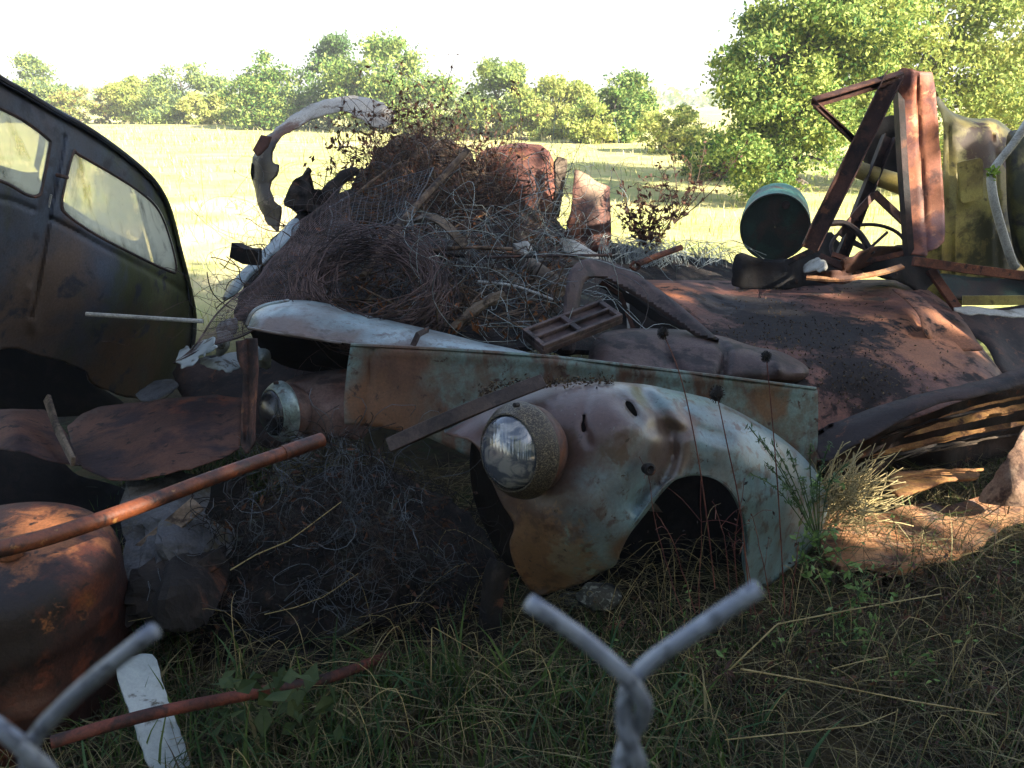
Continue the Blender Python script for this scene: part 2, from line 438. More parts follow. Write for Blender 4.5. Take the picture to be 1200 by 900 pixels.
def fartree(px,row_base,row_top,width,y,label,name,mats,seed,cat='tree',group=None,leaf=.17,n=5200,shape='round',trunks=1):
    b=P(px,row_base,y); s=np.linalg.norm(P(px+width/2,row_base,y)-P(px-width/2,row_base,y))
    H=P(px,row_top,y)[2]-0.0; W=s/2*1.25; H*=1.04
    if shape=='cone': bl=[(0,0,H*.3,W*.95,W*.8,H*.3),(0,0,H*.55,W*.65,W*.6,H*.25),(0,0,H*.82,W*.3,W*.3,H*.2)]
    elif shape=='low': bl=[(-W*.5,0,H*.45,W*.6,W*.5,H*.5),(W*.45,.2,H*.5,W*.6,W*.5,H*.5),(0,0,H*.55,W*.6,W*.5,H*.45)]
    else: bl=[(0,0,H*.55,W*.8,W*.8,H*.34),(-W*.45,0,H*.42,W*.5,W*.6,H*.3),(W*.45,0,H*.45,W*.52,W*.6,H*.32),(W*.1,0,H*.82,W*.42,W*.45,H*.18),(-W*.2,0,H*.25,W*.7,W*.6,H*.22)]
    bl.append((0,0,H*.16,W*.95,W*.8,H*.18)); bl.append((W*.3,-.2,H*.3,W*.7,W*.6,H*.25))
    rb=np.random.default_rng(seed+500); k0=len(bl)
    for q in range(7):
        c=bl[rb.integers(0,k0)]; a=rb.uniform(0,6.28); e=rb.uniform(-.2,1.2); f=rb.uniform(.25,.45)
        bl.append((c[0]+c[3]*.85*math.cos(a)*math.cos(e),c[1]+c[4]*.85*math.sin(a)*math.cos(e),max(.1,c[2]+c[5]*.95*math.sin(e)),c[3]*f,c[4]*f,c[5]*f))
    return tree(name,label,cat,(b[0],y,0),bl,130,int(n*3.0),leaf*.58,min(W,H/2)*.15,mats,max(.06,H*.03),seed,group,limbs=9,trunks=trunks,gap=(1.3/max(.5,W*.5),-.42))
G='trees and bushes along the far edge of the meadow'
fartree(48,128,74,92,60,'pale olive conical tree at the far left edge of the meadow','conical_tree',(LM1,LM4),1,group=G,shape='cone',leaf=.2)
fartree(-20,128,92,90,60,'low pale shrub cut off by the left photo edge beyond the old sedan','shrub',(LM3,LM1),2,'shrub',G,shape='low')
fartree(128,134,100,85,58,'low yellow green bush right of the pale conical tree','shrub',(LM3,LM1,LMB),3,'shrub',G,shape='low')
fartree(172,136,97,62,56,'small yellow bush left of the open-crowned tree','shrub',(LM3,LM1),4,'shrub',G,shape='low')
fartree(216,137,72,78,54,'open-crowned grey green tree with pale bare limbs showing','broadleaf_tree',(LM4,LM1),5,group=G,n=3600)
fartree(255,138,112,60,52,'knee high yellow bush between the open-crowned tree and the dense dark tree','shrub',(LM3,LM3,LM1),6,'shrub',G,shape='low')
fartree(312,144,60,82,47,'dense dark green pointed tree left of the curved white fender arch','broadleaf_tree',(LM2,LM1),7,group=G,n=6500)
fartree(388,147,52,88,47,'blue green tree rising behind the curved white fender arch','broadleaf_tree',(LM2,LM4),8,group=G,n=6500)
fartree(452,152,42,118,43,'tallest round tree left of centre standing behind the scrap heap','broadleaf_tree',(LM2,LM1,LM1),9,group=G,n=8500)
fartree(522,165,135,60,40,'low dull bush in the gap behind the top of the scrap heap','shrub',(LM4,LMB),10,'shrub',G,shape='low')
fartree(582,178,75,108,34,'round tree behind the rusty drum with grey green tip','broadleaf_tree',(LM1,LM4,LM1),11,group=G,n=8500,leaf=.14)
fartree(648,178,92,92,33,'bright olive spreading tree between two taller crowns behind the drum','broadleaf_tree',(LM1,LM3),12,group=G,n=7500,leaf=.14)
fartree(718,182,93,86,30,'upright green tree right of centre with a slim trunk','broadleaf_tree',(LM2,LM1),13,group=G,n=7500,leaf=.13)
fartree(692,186,120,52,29,'half-height yellow sapling leaning on the upright tree','shrub',(LM3,LM1),14,'shrub',G,leaf=.12,n=3000)
fartree(788,196,128,78,24,'yellow bush with thin pale stems at the edge of the big tree','shrub',(LM3,LM1),15,'shrub',G,leaf=.1,n=2800,trunks=3)
fartree(835,226,150,66,17,'small leafy sapling with several pale stems in front of the big tree','shrub',(LM3,LM2),16,'shrub',G,leaf=.075,n=2600,trunks=4)
# the big trees on the right
def rt(px,row,y): p=P(px,row,y); return p
b=PZ(925,238,0)
t=tree('spreading_tree','large tree with drooping limbs behind the green barrel, shaded on its left side','tree',(b[0],b[1],0),
  [(-.3,0,1.0,.95,1.,.8),(-.45,0,2.0,.75,.9,.75),(.35,.2,1.6,1.0,1.,1.0),(.0,0,2.75,.7,.8,.6),(.7,.4,2.6,.9,.9,.8)],230,90000,.038,.17,(LM2,LM1,LM1),.13,21,limbs=30,gap=(1.1,-.2))
b=P(1050,250,15)
tree('spreading_tree','tallest tree at upper right rising out of the picture above the truck','tree',(b[0],b[1],0),
  [(-.6,0,3.4,1.6,1.4,1.3),(.6,0,4.0,1.7,1.4,1.4),(0,0,2.2,1.8,1.3,1.2),(-1.1,0,2.0,1.2,1.,1.2),(1.4,0,2.6,1.2,1.2,1.5),(.6,-.4,1.1,1.8,1.2,1.)],260,90000,.046,.22,(LM3,LM1,LM1),.16,22,limbs=30,gap=(.9,-.2))
b=P(1200,250,19)
tree('spreading_tree','bright yellow green tree at the right photo edge above the truck cab','tree',(b[0]+.3,b[1],0),
  [(0,0,3.0,2.0,1.6,1.6),(-.9,0,1.8,1.4,1.3,1.3),(1.0,0,4.4,1.7,1.6,1.6),(-.8,.2,4.6,1.8,1.5,1.4)],200,74000,.043,.2,(LM3,LM3,LM1),.14,23,limbs=24,gap=(.9,-.2))
# shade trees standing beside the photographer, outside the picture
PD=np.array([.6,.8])
RAYS=[(P(20,606,1.85),.07),(P(70,602,1.85),.07),(P(112,690,1.58),.06),(P(1010,640,2.45),.07),(P(1065,625,2.5),.17),(P(1160,592,2.65),.2),(P(1110,610,2.55),.1),(P(1020,575,2.4),.10),(P(985,600,2.4),.06),
 (P(1080,190,4.2),.15),(P(1090,235,4.15),.12),(P(1080,110,4.2),.10),(P(955,350,4.1),.09),(P(900,342,4.1),.06),(P(1125,392,3.55),.11),(P(1130,160,4.9),.06),(P(1118,190,4.8),.06),(P(1145,150,4.9),.05),(P(1125,210,4.8),.05),(P(1120,506,2.75),.07),(P(1180,486,2.8),.09),(P(1040,545,2.5),.07),(P(1110,548,2.62),.07),(P(1190,535,2.6),.17),(P(1040,575,2.45),.09),
 (P(1010,325,4.1),.07),(P(1000,450,3.),.05),(P(1200,200,4.7),.1),(P(1100,680,2.2),.07),(P(1170,665,2.3),.08),(P(790,345,3.9),.08)]  # leaves are cleared from unseen crowns along these rays to place sun spots
def shade(p,a,H,Wd,n,seed,label,low=.0,leaf=.14):
    xy=SUN*a+PD*p
    tree('shade_tree',label,'tree',(xy[0],xy[1],0),[(0,0,H*.62,Wd*.9,Wd*.9,H*.26),(-.4,-.5,H*.4,Wd*.95,Wd*.9,H*.2),(.3,.4,H*.82,Wd*.6,Wd*.6,H*.16),(.5,-.6,H*.55,Wd*.8,Wd*.8,H*.25)]+([(0,0,H*.22,Wd*.7,Wd*.7,H*.14)] if low else []),90,n,leaf,.42,(LM2,LM1),.2,seed,group='trees behind the photographer',rays=RAYS)
shade(-1.2,8.2,9.5,2.6,22000,31,'tall tree well behind the photographer',1)
shade(1.9,8.6,9.9,2.5,24000,32,'tall tree to the right behind the photographer',1)
shade(4.9,8.6,7.6,1.95,6500,33,'shorter tree at the right of the photographer',1)
shade(8.4,9.0,5.6,1.5,2600,34,'small tree to the right of the scrap yard',0)
shade(-5.5,7.5,9.5,3.0,14000,35,'unseen broad tree added directly behind the photographer to dim skylight',1)  # unseen trees added from here on to dim the skylight
shade(-9.5,3.5,9.,3.2,14000,36,'unseen broad tree added to the left behind the photographer to dim skylight',1)
shade(-8.5,-2.5,8.,2.6,12000,37,'unseen tree added far to the left behind the photographer to dim skylight',1)
# distant hill and woods
def hills():
    mb=MB(); xs=np.linspace(-900,1500,160); V=[]
    for j,(y,k) in enumerate(((420,0),(470,.8),(560,1),(760,.6))):
        for x in xs: V.append((x,y+20*mnoise.noise((x*.01,j,0)),-1+k*(8.5+5*mnoise.noise((x*.006,j*.4,7))+1.6*mnoise.noise((x*.05,j,3)))))
    n=len(xs); F=[(j*n+i,j*n+i+1,(j+1)*n+i+1,(j+1)*n+i) for j in range(3) for i in range(n-1)]
    mb.add(V,F); m=patina('hill_woods','#5d7050',[dict(c='#86906a',s=.02,t=.5)],rough=.95,bump=.6,bscale=.3)
    tag(mb.build('hills',m,angle=0),kind='structure')
    rg=np.random.default_rng(5); lf=MB(); n=9000; x=rg.uniform(-200,260,n); y=rg.uniform(150,330,n); cl=np.array([mnoise.noise((a*.05,b_*.02,1)) for a,b_ in zip(x,y)])
    z=rg.uniform(0,1,n)*(2.2+5*np.clip(cl+.1,0,1)); leaves(lf,np.stack([x,y,z],1),.9,rg,nm=2)
    tag(lf.build('distant_wood',[LM4,LM1],smooth=False),'hazy line of woods far beyond the meadow','wood',kind='stuff')
hills()
# ================================================================== grass
GR=[leafmat('grass_green','#44582e','#5d7038',6,.25),leafmat('grass_blue_green','#3e5a3c','#587048',6,.25),leafmat('grass_straw','#85795a','#a3976f',6,.2),leafmat('grass_brown','#51463a','#6b5e4a',6,.15)]
def blades(mb,XY,Z,h,wd,lean,rg,mats,probs,seg=4,droop=1.0):
    n=len(XY); H=h*rg.uniform(.45,1.25,n); a=rg.uniform(0,2*math.pi,n); dirv=np.stack([np.cos(a),np.sin(a)],1)
    side=np.stack([-np.sin(a+rg.normal(0,.5,n)),np.cos(a)],1); ln=lean*rg.uniform(.2,1.6,n)
    W=wd*rg.uniform(.6,1.4,n); rows=[]
    for i in range(seg+1):
        t=i/seg; off=ln*H*(t**1.8); z=H*(t-.55*droop*np.clip(ln,0,1.3)*t**2.6)
        c=np.stack([XY[:,0]+dirv[:,0]*off,XY[:,1]+dirv[:,1]*off,Z+z],1); ww=(W*(1-t**1.5)*.5+.0002)[:,None]
        s=np.concatenate([side,np.zeros((n,1))],1)
        rows.append(c-s*ww); rows.append(c+s*ww)
    V=np.stack(rows,1); k=2*(seg+1); m=rg.choice(mats,n,p=probs)
    for q in set(mats):
        v=V[m==q]; c=len(v)
        if not c: continue
        base=(np.arange(c)*k)[:,None]; F=np.concatenate([base+np.array([[2*i,2*i+1,2*i+3,2*i+2]]) for i in range(seg)],0)
        mb.addn(v.reshape(-1,3),F,int(q))
def zs(XY): return np.array([gz(x,y) for x,y in XY])
rg=np.random.default_rng(11)
def near_grass():
    mb=MB()
    n=46000; XY=np.stack([rg.uniform(-1.5,2.6,n),1.15+rg.uniform(0,1,n)**.9*2.2],1)
    cl=np.array([mnoise.noise((x*2.2,y*2.2,0)) for x,y in XY]); keep=rg.uniform(0,1,n)<np.clip(.55+cl*1.3,.1,1); XY=XY[keep]
    XY=XY[~((XY[:,1]>2.0)&(XY[:,0]>.02)&(XY[:,0]<.78))]; XY=XY[~((XY[:,1]>1.85)&(XY[:,0]>-.95)&(XY[:,0]<0))]
    right=XY[:,0]>.75
    A=XY[~right]; B=XY[right]
    blades(mb,A,zs(A),.15,.0042,.55,rg,[0,1,2,3],[.38,.27,.17,.18]); A2=A[::7]; blades(mb,A2,zs(A2),.22,.0085,.6,rg,[0,1,2],[.45,.45,.1])
    blades(mb,B,zs(B),.13,.0032,.9,rg,[0,1,2,3],[.2,.14,.26,.4]); B2=B[::9]; blades(mb,B2,zs(B2),.24,.004,1.1,rg,[2,3,0],[.3,.45,.25])
    tag(mb.build('grass',GR,smooth=False),'tangled short green and straw grass growing in front of the junk','grass',kind='stuff')
near_grass()
def thatch():
    mb=MB(); n=9000; c=np.stack([rg.uniform(-1.3,2.4,n),rg.uniform(1.2,3.1,n)],1); z=zs(c)+rg.uniform(.0,.1,n)
    a=rg.uniform(0,math.pi*2,n); l=rg.uniform(.04,.16,n); d=np.stack([np.cos(a)*l,np.sin(a)*l,rg.normal(0,.02,n)],1)
    c=np.concatenate([c,z[:,None]],1); mid=c+rg.normal(0,.008,(n,3)); m=rg.integers(0,2,n)
    for q in (0,1):
        s=m==q; mb.segs(c[s]-d[s],mid[s],.0009,q); mb.segs(mid[s],c[s]+d[s],.0008,q)
    tag(mb.build('dry_grass',[GR[2],GR[3]],smooth=False),'dead straw and fine twigs lying matted among the foreground grass','dry grass',kind='stuff')
thatch()
def field_grass():
    mb=MB(); n=42000; y=5.2*(60/5.2)**rg.uniform(0,1,n); x=rg.uniform(-.78,.78,n)*y
    XY=np.stack([x,y],1); cl=np.array([mnoise.noise((a*.7,b*.7,3)) for a,b in XY]); XY=XY[rg.uniform(0,1,n)<np.clip(.5+cl,.1,1)]
    XY=XY[~((XY[:,1]<7.2)&(XY[:,0]>-1.6))]
    for lo,hi,h,w in ((0,9,.13,.006),(9,16,.17,.012),(16,30,.22,.022),(30,80,.3,.045)):
        s=(XY[:,1]>=lo)&(XY[:,1]<hi); A=XY[s]
        blades(mb,A,zs(A),h,w,.5,rg,[0,1,2],[.25,.35,.4],seg=2)
    tag(mb.build('meadow_grass',[leafmat('meadow_green','#98a458','#b0b568',1,.3),leafmat('meadow_yellow','#bdb86f','#ccc680',1,.3),leafmat('meadow_straw','#cbbf92','#d8cda6',1,.3)],smooth=False),'sunlit pale yellow meadow grass behind the scrap heap','meadow grass',kind='stuff')
field_grass()

# ================================================================== haze
def haze():
    mb=MB(); x,y0,y1,z0,z1=1400,-60,900,-3,40
    mb.add([(-x,y0,z0),(x,y0,z0),(x,y1,z0),(-x,y1,z0),(-x,y0,z1),(x,y0,z1),(x,y1,z1),(-x,y1,z1)],[(3,2,1,0),(4,5,6,7),(0,1,5,4),(1,2,6,5),(2,3,7,6),(3,0,4,7)])
    m=bpy.data.materials.new('haze_air'); m.use_nodes=True; nt=m.node_tree; nt.nodes.clear(); o=nt.nodes.new('ShaderNodeOutputMaterial'); v=nt.nodes.new('ShaderNodeVolumePrincipled')
    v.inputs['Color'].default_value=(.95,.96,1,1); v.inputs['Density'].default_value=.002; v.inputs['Anisotropy'].default_value=.2; nt.links.new(v.outputs[0],o.inputs['Volume'])
    tag(mb.build('haze',m,smooth=False,base=(0,0,0)),'thin pale haze over the meadow','haze',kind='stuff')
HAZE=True
if HAZE: haze()
# ================================================================== metal and wood surfaces
RUSTDK='#3a2622'; RUST='#6b3d2c'; RUSTOR='#a2592f'; MAUVE='#6d5650'; TEAL='#8fb3b4'; TEALG='#7fa090'
M_blue=patina('worn_turquoise_paint','#75949a',[
  dict(c='#839fa8',s=4,t=.52,w=.18),dict(c='#768270',s=3.6,t=.54,w=.18,k=.5),
  dict(c='#74706a',s=3,t=.58,w=.16,k=.6),dict(c='#66605a',s=8,t=.6,w=.12,k=.6,st=(1,1,.45)),
  dict(c='#66504a',s=3.,t=.36,w=.17,at=(P(650,490,1.93),.34),ro=.7),dict(c='#6b5a50',s=5,t=.45,w=.13,at=(P(780,520,1.93),.16)),
  dict(c='#66463e',s=7,t=.46,w=.1,at=(P(545,500,2.02),.19)),
  dict(c='#5e4434',s=4,t=.42,w=.26,at=(P(622,665,1.9),.29)),dict(c='#6f4a31',s=9,t=.55,w=.2,at=(P(620,650,1.88),.22)),dict(c='#4a3c30',s=16,t=.55,w=.12,at=(P(640,650,1.88),.22),k=.7),dict(c='#7f9488',s=14,t=.5,w=.06,at=(P(668,640,1.86),.14),k=.6,d=12),dict(c='#8a6a4c',s=40,t=.5,w=.06,at=(P(640,650,1.88),.24),k=.6),
  dict(c='#6e5a48',s=9,t=.54,w=.16,at=(P(735,640,1.84),.09)),
  dict(c='#7b5b48',s=8,t=.5,w=.12,at=(P(825,475,2.0),.13)),
  dict(c='#5a4238',s=12,t=.66,w=.04,st=(1,1,.35)),
  dict(c='#5a463a',s=22,t=.58,w=.06,d=12,k=.8),dict(c='#9fb0a8',s=60,t=.7,w=.04,k=.4),dict(c='#3d312b',s=45,t=.66,w=.03)],rough=.33,bump=.12,bscale=45,grain=.16,var=.15,spec=.5)
M_panel=patina('faded_turquoise_panel_paint','#6f8b8c',[
  dict(c='#84a09c',s=5,t=.5,w=.1,st=(1,1,.5)),dict(c='#6d6654',s=6,t=.5,w=.15,k=.8,st=(1,1,.6)),dict(c='#66503f',s=28,t=.52,w=.1,k=.55,d=12),
  dict(c='#6e4d3c',s=5,t=.53,w=.2,at=(P(480,440,2.4),.24)),
  dict(c='#7e5a42',s=6,t=.47,w=.17,at=(P(440,490,2.35),.2)),
  dict(c='#7d5f45',s=6,t=.5,w=.1,at=(P(910,480,2.5),.15)),
  dict(c='#66493a',s=7,t=.585,w=.07,st=(1,1,.4)),
  dict(c='#4e3a31',s=26,t=.62,w=.04)],rough=.6,bump=.14,grain=.2,spec=.35)
M_hood=patina('chalky_turquoise_paint','#8299a0',[dict(c='#a3b6bb',s=4,t=.52,w=.16),dict(c='#74706a',s=5,t=.52,w=.16,k=.7),
  dict(c='#765c4c',s=5,t=.38,w=.2,at=(P(330,396,2.62),.15),k=.85),dict(c='#765c4c',s=6,t=.42,w=.2,at=(P(395,402,2.6),.13),k=.8),dict(c='#6f5a4e',s=6,t=.45,w=.2,at=(P(470,410,2.6),.12),k=.8),
  dict(c='#5b463c',s=18,t=.6,w=.08,k=.8),dict(c='#5a4a40',s=40,t=.6,w=.06,k=.6)],rough=.36,bump=.1,grain=.16,spec=.5)
M_mauve=patina('brown_mauve_rust','#5e463f',[dict(c='#7d655c',s=5,t=.5,w=.1),dict(c='#3e2c27',s=9,t=.56,w=.07),dict(c='#7d4f38',s=7,t=.6,w=.06)],rough=.6,bump=.2,spec=.4)
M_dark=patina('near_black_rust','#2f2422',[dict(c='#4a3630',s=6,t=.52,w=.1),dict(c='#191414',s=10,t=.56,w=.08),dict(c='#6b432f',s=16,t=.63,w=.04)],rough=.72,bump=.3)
M_iron=patina('dark_iron_strip','#43352f',[dict(c='#564640',s=9,t=.52),dict(c='#2c221f',s=14,t=.56)],rough=.65,bump=.25)
M_iron2=patina('dark_purple_iron','#4a3835',[dict(c='#62504a',s=6,t=.52),dict(c='#2c221f',s=10,t=.54)],rough=.6,bump=.25)
M_black=patina('shade_black_metal','#151110',[dict(c='#231b18',s=8,t=.55)],rough=.9,bump=.3)  # near black puts the shade of hollows into the colour
M_rust=patina('brown_rust','#6b3f2e',[dict(c='#8a5238',s=5,t=.52,w=.1),dict(c='#43291f',s=7,t=.55,w=.08),dict(c='#b06a3c',s=14,t=.62,w=.05),dict(c='#2b1d18',s=24,t=.62,w=.04)],rough=.78,bump=.3)
M_roof=patina('purple_rust_roof','#663f33',[
  dict(c='#5a3a30',s=4,t=.5,w=.1),dict(c='#7c5040',s=9,t=.58,w=.1),dict(c='#b0693f',s=5,t=.5,w=.1,at=(P(790,345,4.),.30)),
  dict(c='#9a6444',s=4,t=.5,w=.1,at=(P(1075,400,3.4),.5)),
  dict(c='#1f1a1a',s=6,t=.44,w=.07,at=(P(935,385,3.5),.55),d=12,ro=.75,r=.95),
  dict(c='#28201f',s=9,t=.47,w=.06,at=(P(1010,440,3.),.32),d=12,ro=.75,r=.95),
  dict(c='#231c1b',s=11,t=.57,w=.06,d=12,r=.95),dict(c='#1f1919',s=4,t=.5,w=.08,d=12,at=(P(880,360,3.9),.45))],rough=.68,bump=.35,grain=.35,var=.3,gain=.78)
M_sheet=patina('dull_purple_rust_sheet','#5a4038',[dict(c='#724e40',s=4,t=.5,w=.12),dict(c='#8a4d34',s=6,t=.47,w=.1,at=(P(235,468,2.75),.18)),dict(c='#3c3034',s=5,t=.55,w=.1),dict(c='#2f2624',s=20,t=.62,w=.04)],rough=.78,bump=.2,grain=.25,gain=.55,spec=.2)
M_drum=patina('orange_rust_lit_top','#3c211a',[
  dict(c='#3a1f16',s=5,t=.5,w=.1,st=(1,1,.5)),dict(c='#7a3d20',s=5,t=.42,w=.14,at=(P(108,690,1.6),.24)),dict(c='#a8702c',s=9,t=.5,w=.12,at=(P(112,720,1.6),.15)),
  dict(c='#6e3822',s=7,t=.58,w=.07),dict(c='#241915',s=6,t=.44,w=.09,at=(P(20,740,1.5),.26)),dict(c='#b5743e',s=22,t=.54,w=.08,at=(P(112,730,1.6),.17),d=12),dict(c='#9c6038',s=14,t=.5,w=.1,d=12,at=(P(50,600,1.85),.26)),dict(c='#1d1411',s=26,t=.62,w=.05)],rough=.62,bump=.35,grain=.35,spec=.45)  # orange patch on the drum top paints sunlight over the rust
M_pipe=patina('orange_brown_pipe_rust','#58301f',[dict(c='#8e4c2a',s=12,t=.5,w=.09),dict(c='#3b2620',s=16,t=.56,w=.07),dict(c='#c58a50',s=30,t=.65,w=.04)],rough=.5,bump=.3,grain=.3,spec=.5)
M_pipe2=patina('dark_red_pipe_rust','#5c3026',[dict(c='#7d4030',s=12,t=.52,w=.09),dict(c='#33211d',s=16,t=.55,w=.07)],rough=.7,bump=.3)
M_car=patina('dark_blue_sedan_paint','#3a3b40',[
  dict(c='#423c40',s=2.2,t=.5,w=.14),dict(c='#3c4450',s=3,t=.5,w=.12),
  dict(c='#3d4228',s=4,t=.42,w=.16,at=(P(150,320,3.7),.75)),
  dict(c='#52573a',s=5,t=.55,w=.1,at=(P(165,310,3.7),.45)),
  dict(c='#4a3c30',s=4,t=.47,w=.18,at=(P(90,440,3.4),.62)),dict(c='#50443c',s=5,t=.48,w=.18,at=(P(20,360,2.8),.4)),
  dict(c='#3c3f30',s=2.4,t=.62,w=.07,st=(1,1,.4)),
  dict(c='#2c2e36',s=9,t=.6,w=.06)],rough=.66,bump=.14,grain=.25,var=.25,spec=.3,gain=1.05)
M_truck=patina('olive_yellow_truck_paint','#a38f4a',[
  dict(c='#b0a25c',s=3,t=.5,w=.16),dict(c='#7a6a44',s=4,t=.54,w=.12),
  dict(c='#54391f',s=9,t=.54,w=.06,at=(P(1150,175,4.9),.3)),dict(c='#3f3c24',s=6,t=.5,w=.1,at=(P(1160,290,4.8),.4)),
  dict(c='#6a5c34',s=14,t=.6,w=.05)],rough=.5,bump=.16,grain=.2,gain=1.0)
M_board=patina('streaked_red_rust_board','#a0614a',[dict(c='#a96b4d',s=3.5,t=.5,w=.1),dict(c='#5e392f',s=5,t=.53,w=.07),dict(c='#6b4a4c',s=4,t=.56,w=.08),dict(c='#c08a68',s=14,t=.64,w=.05)],rough=.6,bump=.2,grain=.18,gain=.85)
M_beam=patina('dark_brown_beam_rust','#4c3129',[dict(c='#694437',s=5,t=.52,w=.1,st=(1,1,.4)),dict(c='#2b1e1b',s=8,t=.55,w=.07),dict(c='#8a5a40',s=16,t=.63,w=.04)],rough=.75,bump=.3)
M_green=patina('green_barrel_paint','#1f2c26',[dict(c='#2a4238',s=5,t=.53,w=.1),dict(c='#3d2f28',s=6,t=.54,w=.08)],rough=.55,bump=.2)
M_teal=patina('teal_barrel_side','#41786a',[dict(c='#6a4a38',s=7,t=.54,w=.06),dict(c='#5a9484',s=4,t=.5)],rough=.55,bump=.2)
M_white=patina('peeling_white_paint','#a2adae',[dict(c='#bcc5c5',s=5,t=.5,w=.1),dict(c='#5f5c52',s=13,t=.62,w=.03,d=12),dict(c='#8d8f86',s=4,t=.6,w=.07)],rough=.7,bump=.2,grain=.1,var=.1)
M_arch=patina('pale_arch_metal','#c9c1b4',[dict(c='#7d5b47',s=6,t=.45,w=.07,at=(P(335,165,5.4),.22)),dict(c='#4b4038',s=7,t=.36,w=.08,at=(P(308,225,5.35),.42)),dict(c='#8a7a68',s=9,t=.6,w=.06)],rough=.55,bump=.16)  # pale base, browner towards the lower left end
M_wood=patina('weathered_wood','#6a5a4a',[dict(c='#887766',s=9,t=.5,w=.09,st=(.4,.4,3)),dict(c='#3b3028',s=14,t=.55,w=.07)],rough=.9,bump=.5)
M_char=patina('charred_wood','#231e1c',[dict(c='#3d342e',s=12,t=.55),dict(c='#6a4330',s=6,t=.64,w=.04)],rough=.9,bump=.6)
M_owood=patina('orange_splintered_wood','#7a5232',[dict(c='#99703f',s=10,t=.5,w=.1,st=(1,3,3)),dict(c='#4a2f1c',s=12,t=.6,w=.06)],rough=.85,bump=.5,gain=1.)
M_slab=patina('orange_rust_plank','#9a6844',[dict(c='#b98a62',s=5,t=.5,w=.1),dict(c='#5a4036',s=6,t=.55,w=.08),dict(c='#7a6a60',s=8,t=.6,w=.07)],rough=.85,bump=.4,gain=1.)
M_grey=patina('grey_crumpled_sheeting','#55565a',[dict(c='#74777a',s=4,t=.54,w=.1),dict(c='#34322e',s=6,t=.54,w=.08),dict(c='#57503c',s=9,t=.6)],rough=.8,bump=.5)
M_wire=patina('galvanised_grey_wire','#4c5054',[dict(c='#6e7478',s=9,t=.5),dict(c='#55453c',s=7,t=.56)],rough=.5,bump=.05,metallic=.2)
M_wirer=patina('rusty_brown_wire','#5a4844',[dict(c='#7a6460',s=9,t=.5),dict(c='#3a2c28',s=7,t=.55)],rough=.75,bump=.05)
M_wirep=patina('pale_fence_wire','#97a19f',[dict(c='#b5beba',s=7,t=.5),dict(c='#6a6f66',s=9,t=.58)],rough=.5,bump=.05,metallic=.15)
M_fence=patina('zinc_fence_wire','#949aa8',[dict(c='#aab0bc',s=120,t=.5),dict(c='#6a6e78',s=260,t=.57),dict(c='#7a6a58',s=90,t=.66,w=.04)],rough=.5,bump=.1,bscale=700,grain=.12,metallic=.25)
M_litter=patina('leaf_litter','#4a3a2c',[dict(c='#7a6448',s=40,t=.52),dict(c='#2a201a',s=30,t=.56)],rough=.95,bump=.3)
M_stick=patina('dead_twig','#5c4a3c',[dict(c='#7a6653',s=12,t=.52),dict(c='#352a22',s=17,t=.56)],rough=.9,bump=.3)
M_oleaf=leafmat('dead_leaf','#4e3a34','#6e4e3c',9,.15,c3='#3a2c2a')
M_bleaf=leafmat('brown_orange_leaf','#7a4a2e','#96603a',9,.15)
M_straw=leafmat('straw','#8f8058','#aa9a70',9,.15,.6,c3='#6e5e42')
M_red=patina('red_drum_paint','#6e4034',[dict(c='#8f5644',s=5,t=.5,w=.1),dict(c='#5c2e22',s=6,t=.54,w=.08),dict(c='#9c6a3c',s=10,t=.61,w=.05)],rough=.7,bump=.25)
M_rod=patina('bare_grey_rod','#a5a5a0',[dict(c='#c5c5c0',s=9,t=.5)],rough=.5,bump=.05)
M_board2=patina('shaded_red_torn_sheet','#6a4034',[dict(c='#8a5c4a',s=4,t=.5,w=.1),dict(c='#4a302a',s=6,t=.54,w=.08),dict(c='#a88a70',s=7,t=.42,w=.1,at=(P(695,212,5.),.16))],rough=.7,bump=.2)  # darkened red paints shade, pale patch at the top paints sunlight
M_gnull=patina('grey_bent_tube_paint','#b2aea2',[dict(c='#8b8576',s=8,t=.52),dict(c='#c8c6ba',s=5,t=.55)],rough=.6,bump=.2)
def glass_dirty(name,tint,clear,dirt_s=6,dark='#4a4a40'):
    m,nt,b,o=newmat(name); g=nt.nodes.new('ShaderNodeNewGeometry'); v=g.outputs['Position']
    f=_noise(nt,v,dirt_s,8,.65,3,(1,1,.6),.8); c=_mix(nt,_step(nt,f,.5,.72),srgb(tint),srgb(dark))
    nt.links.new(c,b.inputs['Base Color']); b.inputs['Roughness'].default_value=.25
    t=nt.nodes.new('ShaderNodeBsdfTranslucent'); nt.links.new(c,t.inputs[0])
    m1=nt.nodes.new('ShaderNodeMixShader'); m1.inputs[0].default_value=.7; nt.links.new(b.outputs[0],m1.inputs[1]); nt.links.new(t.outputs[0],m1.inputs[2])
    tr=nt.nodes.new('ShaderNodeBsdfTransparent'); tr.inputs[0].default_value=(.95,.95,.88,1)
    m2=nt.nodes.new('ShaderNodeMixShader'); k=_math(nt,'MULTIPLY_ADD',_step(nt,_noise(nt,v,dirt_s*.4,6,.6,9),.42,.6),clear,.25); nt.links.new(k,m2.inputs[0])
    nt.links.new(m1.outputs[0],m2.inputs[1]); nt.links.new(tr.outputs[0],m2.inputs[2]); nt.links.new(m2.outputs[0],o.inputs[0]); return m
M_glass=glass_dirty('clouded_dirty_glass','#f2f2e4',.35)
m_,nt_,b_,o_=newmat('headlamp_glass'); g_=nt_.nodes.new('ShaderNodeNewGeometry')
cc=_mix(nt_,_step(nt_,_noise(nt_,g_.outputs['Position'],14,7,.6,2,(1,1,1.6),1.2),.45,.6),srgb('#5c6068'),srgb('#a09c96'))
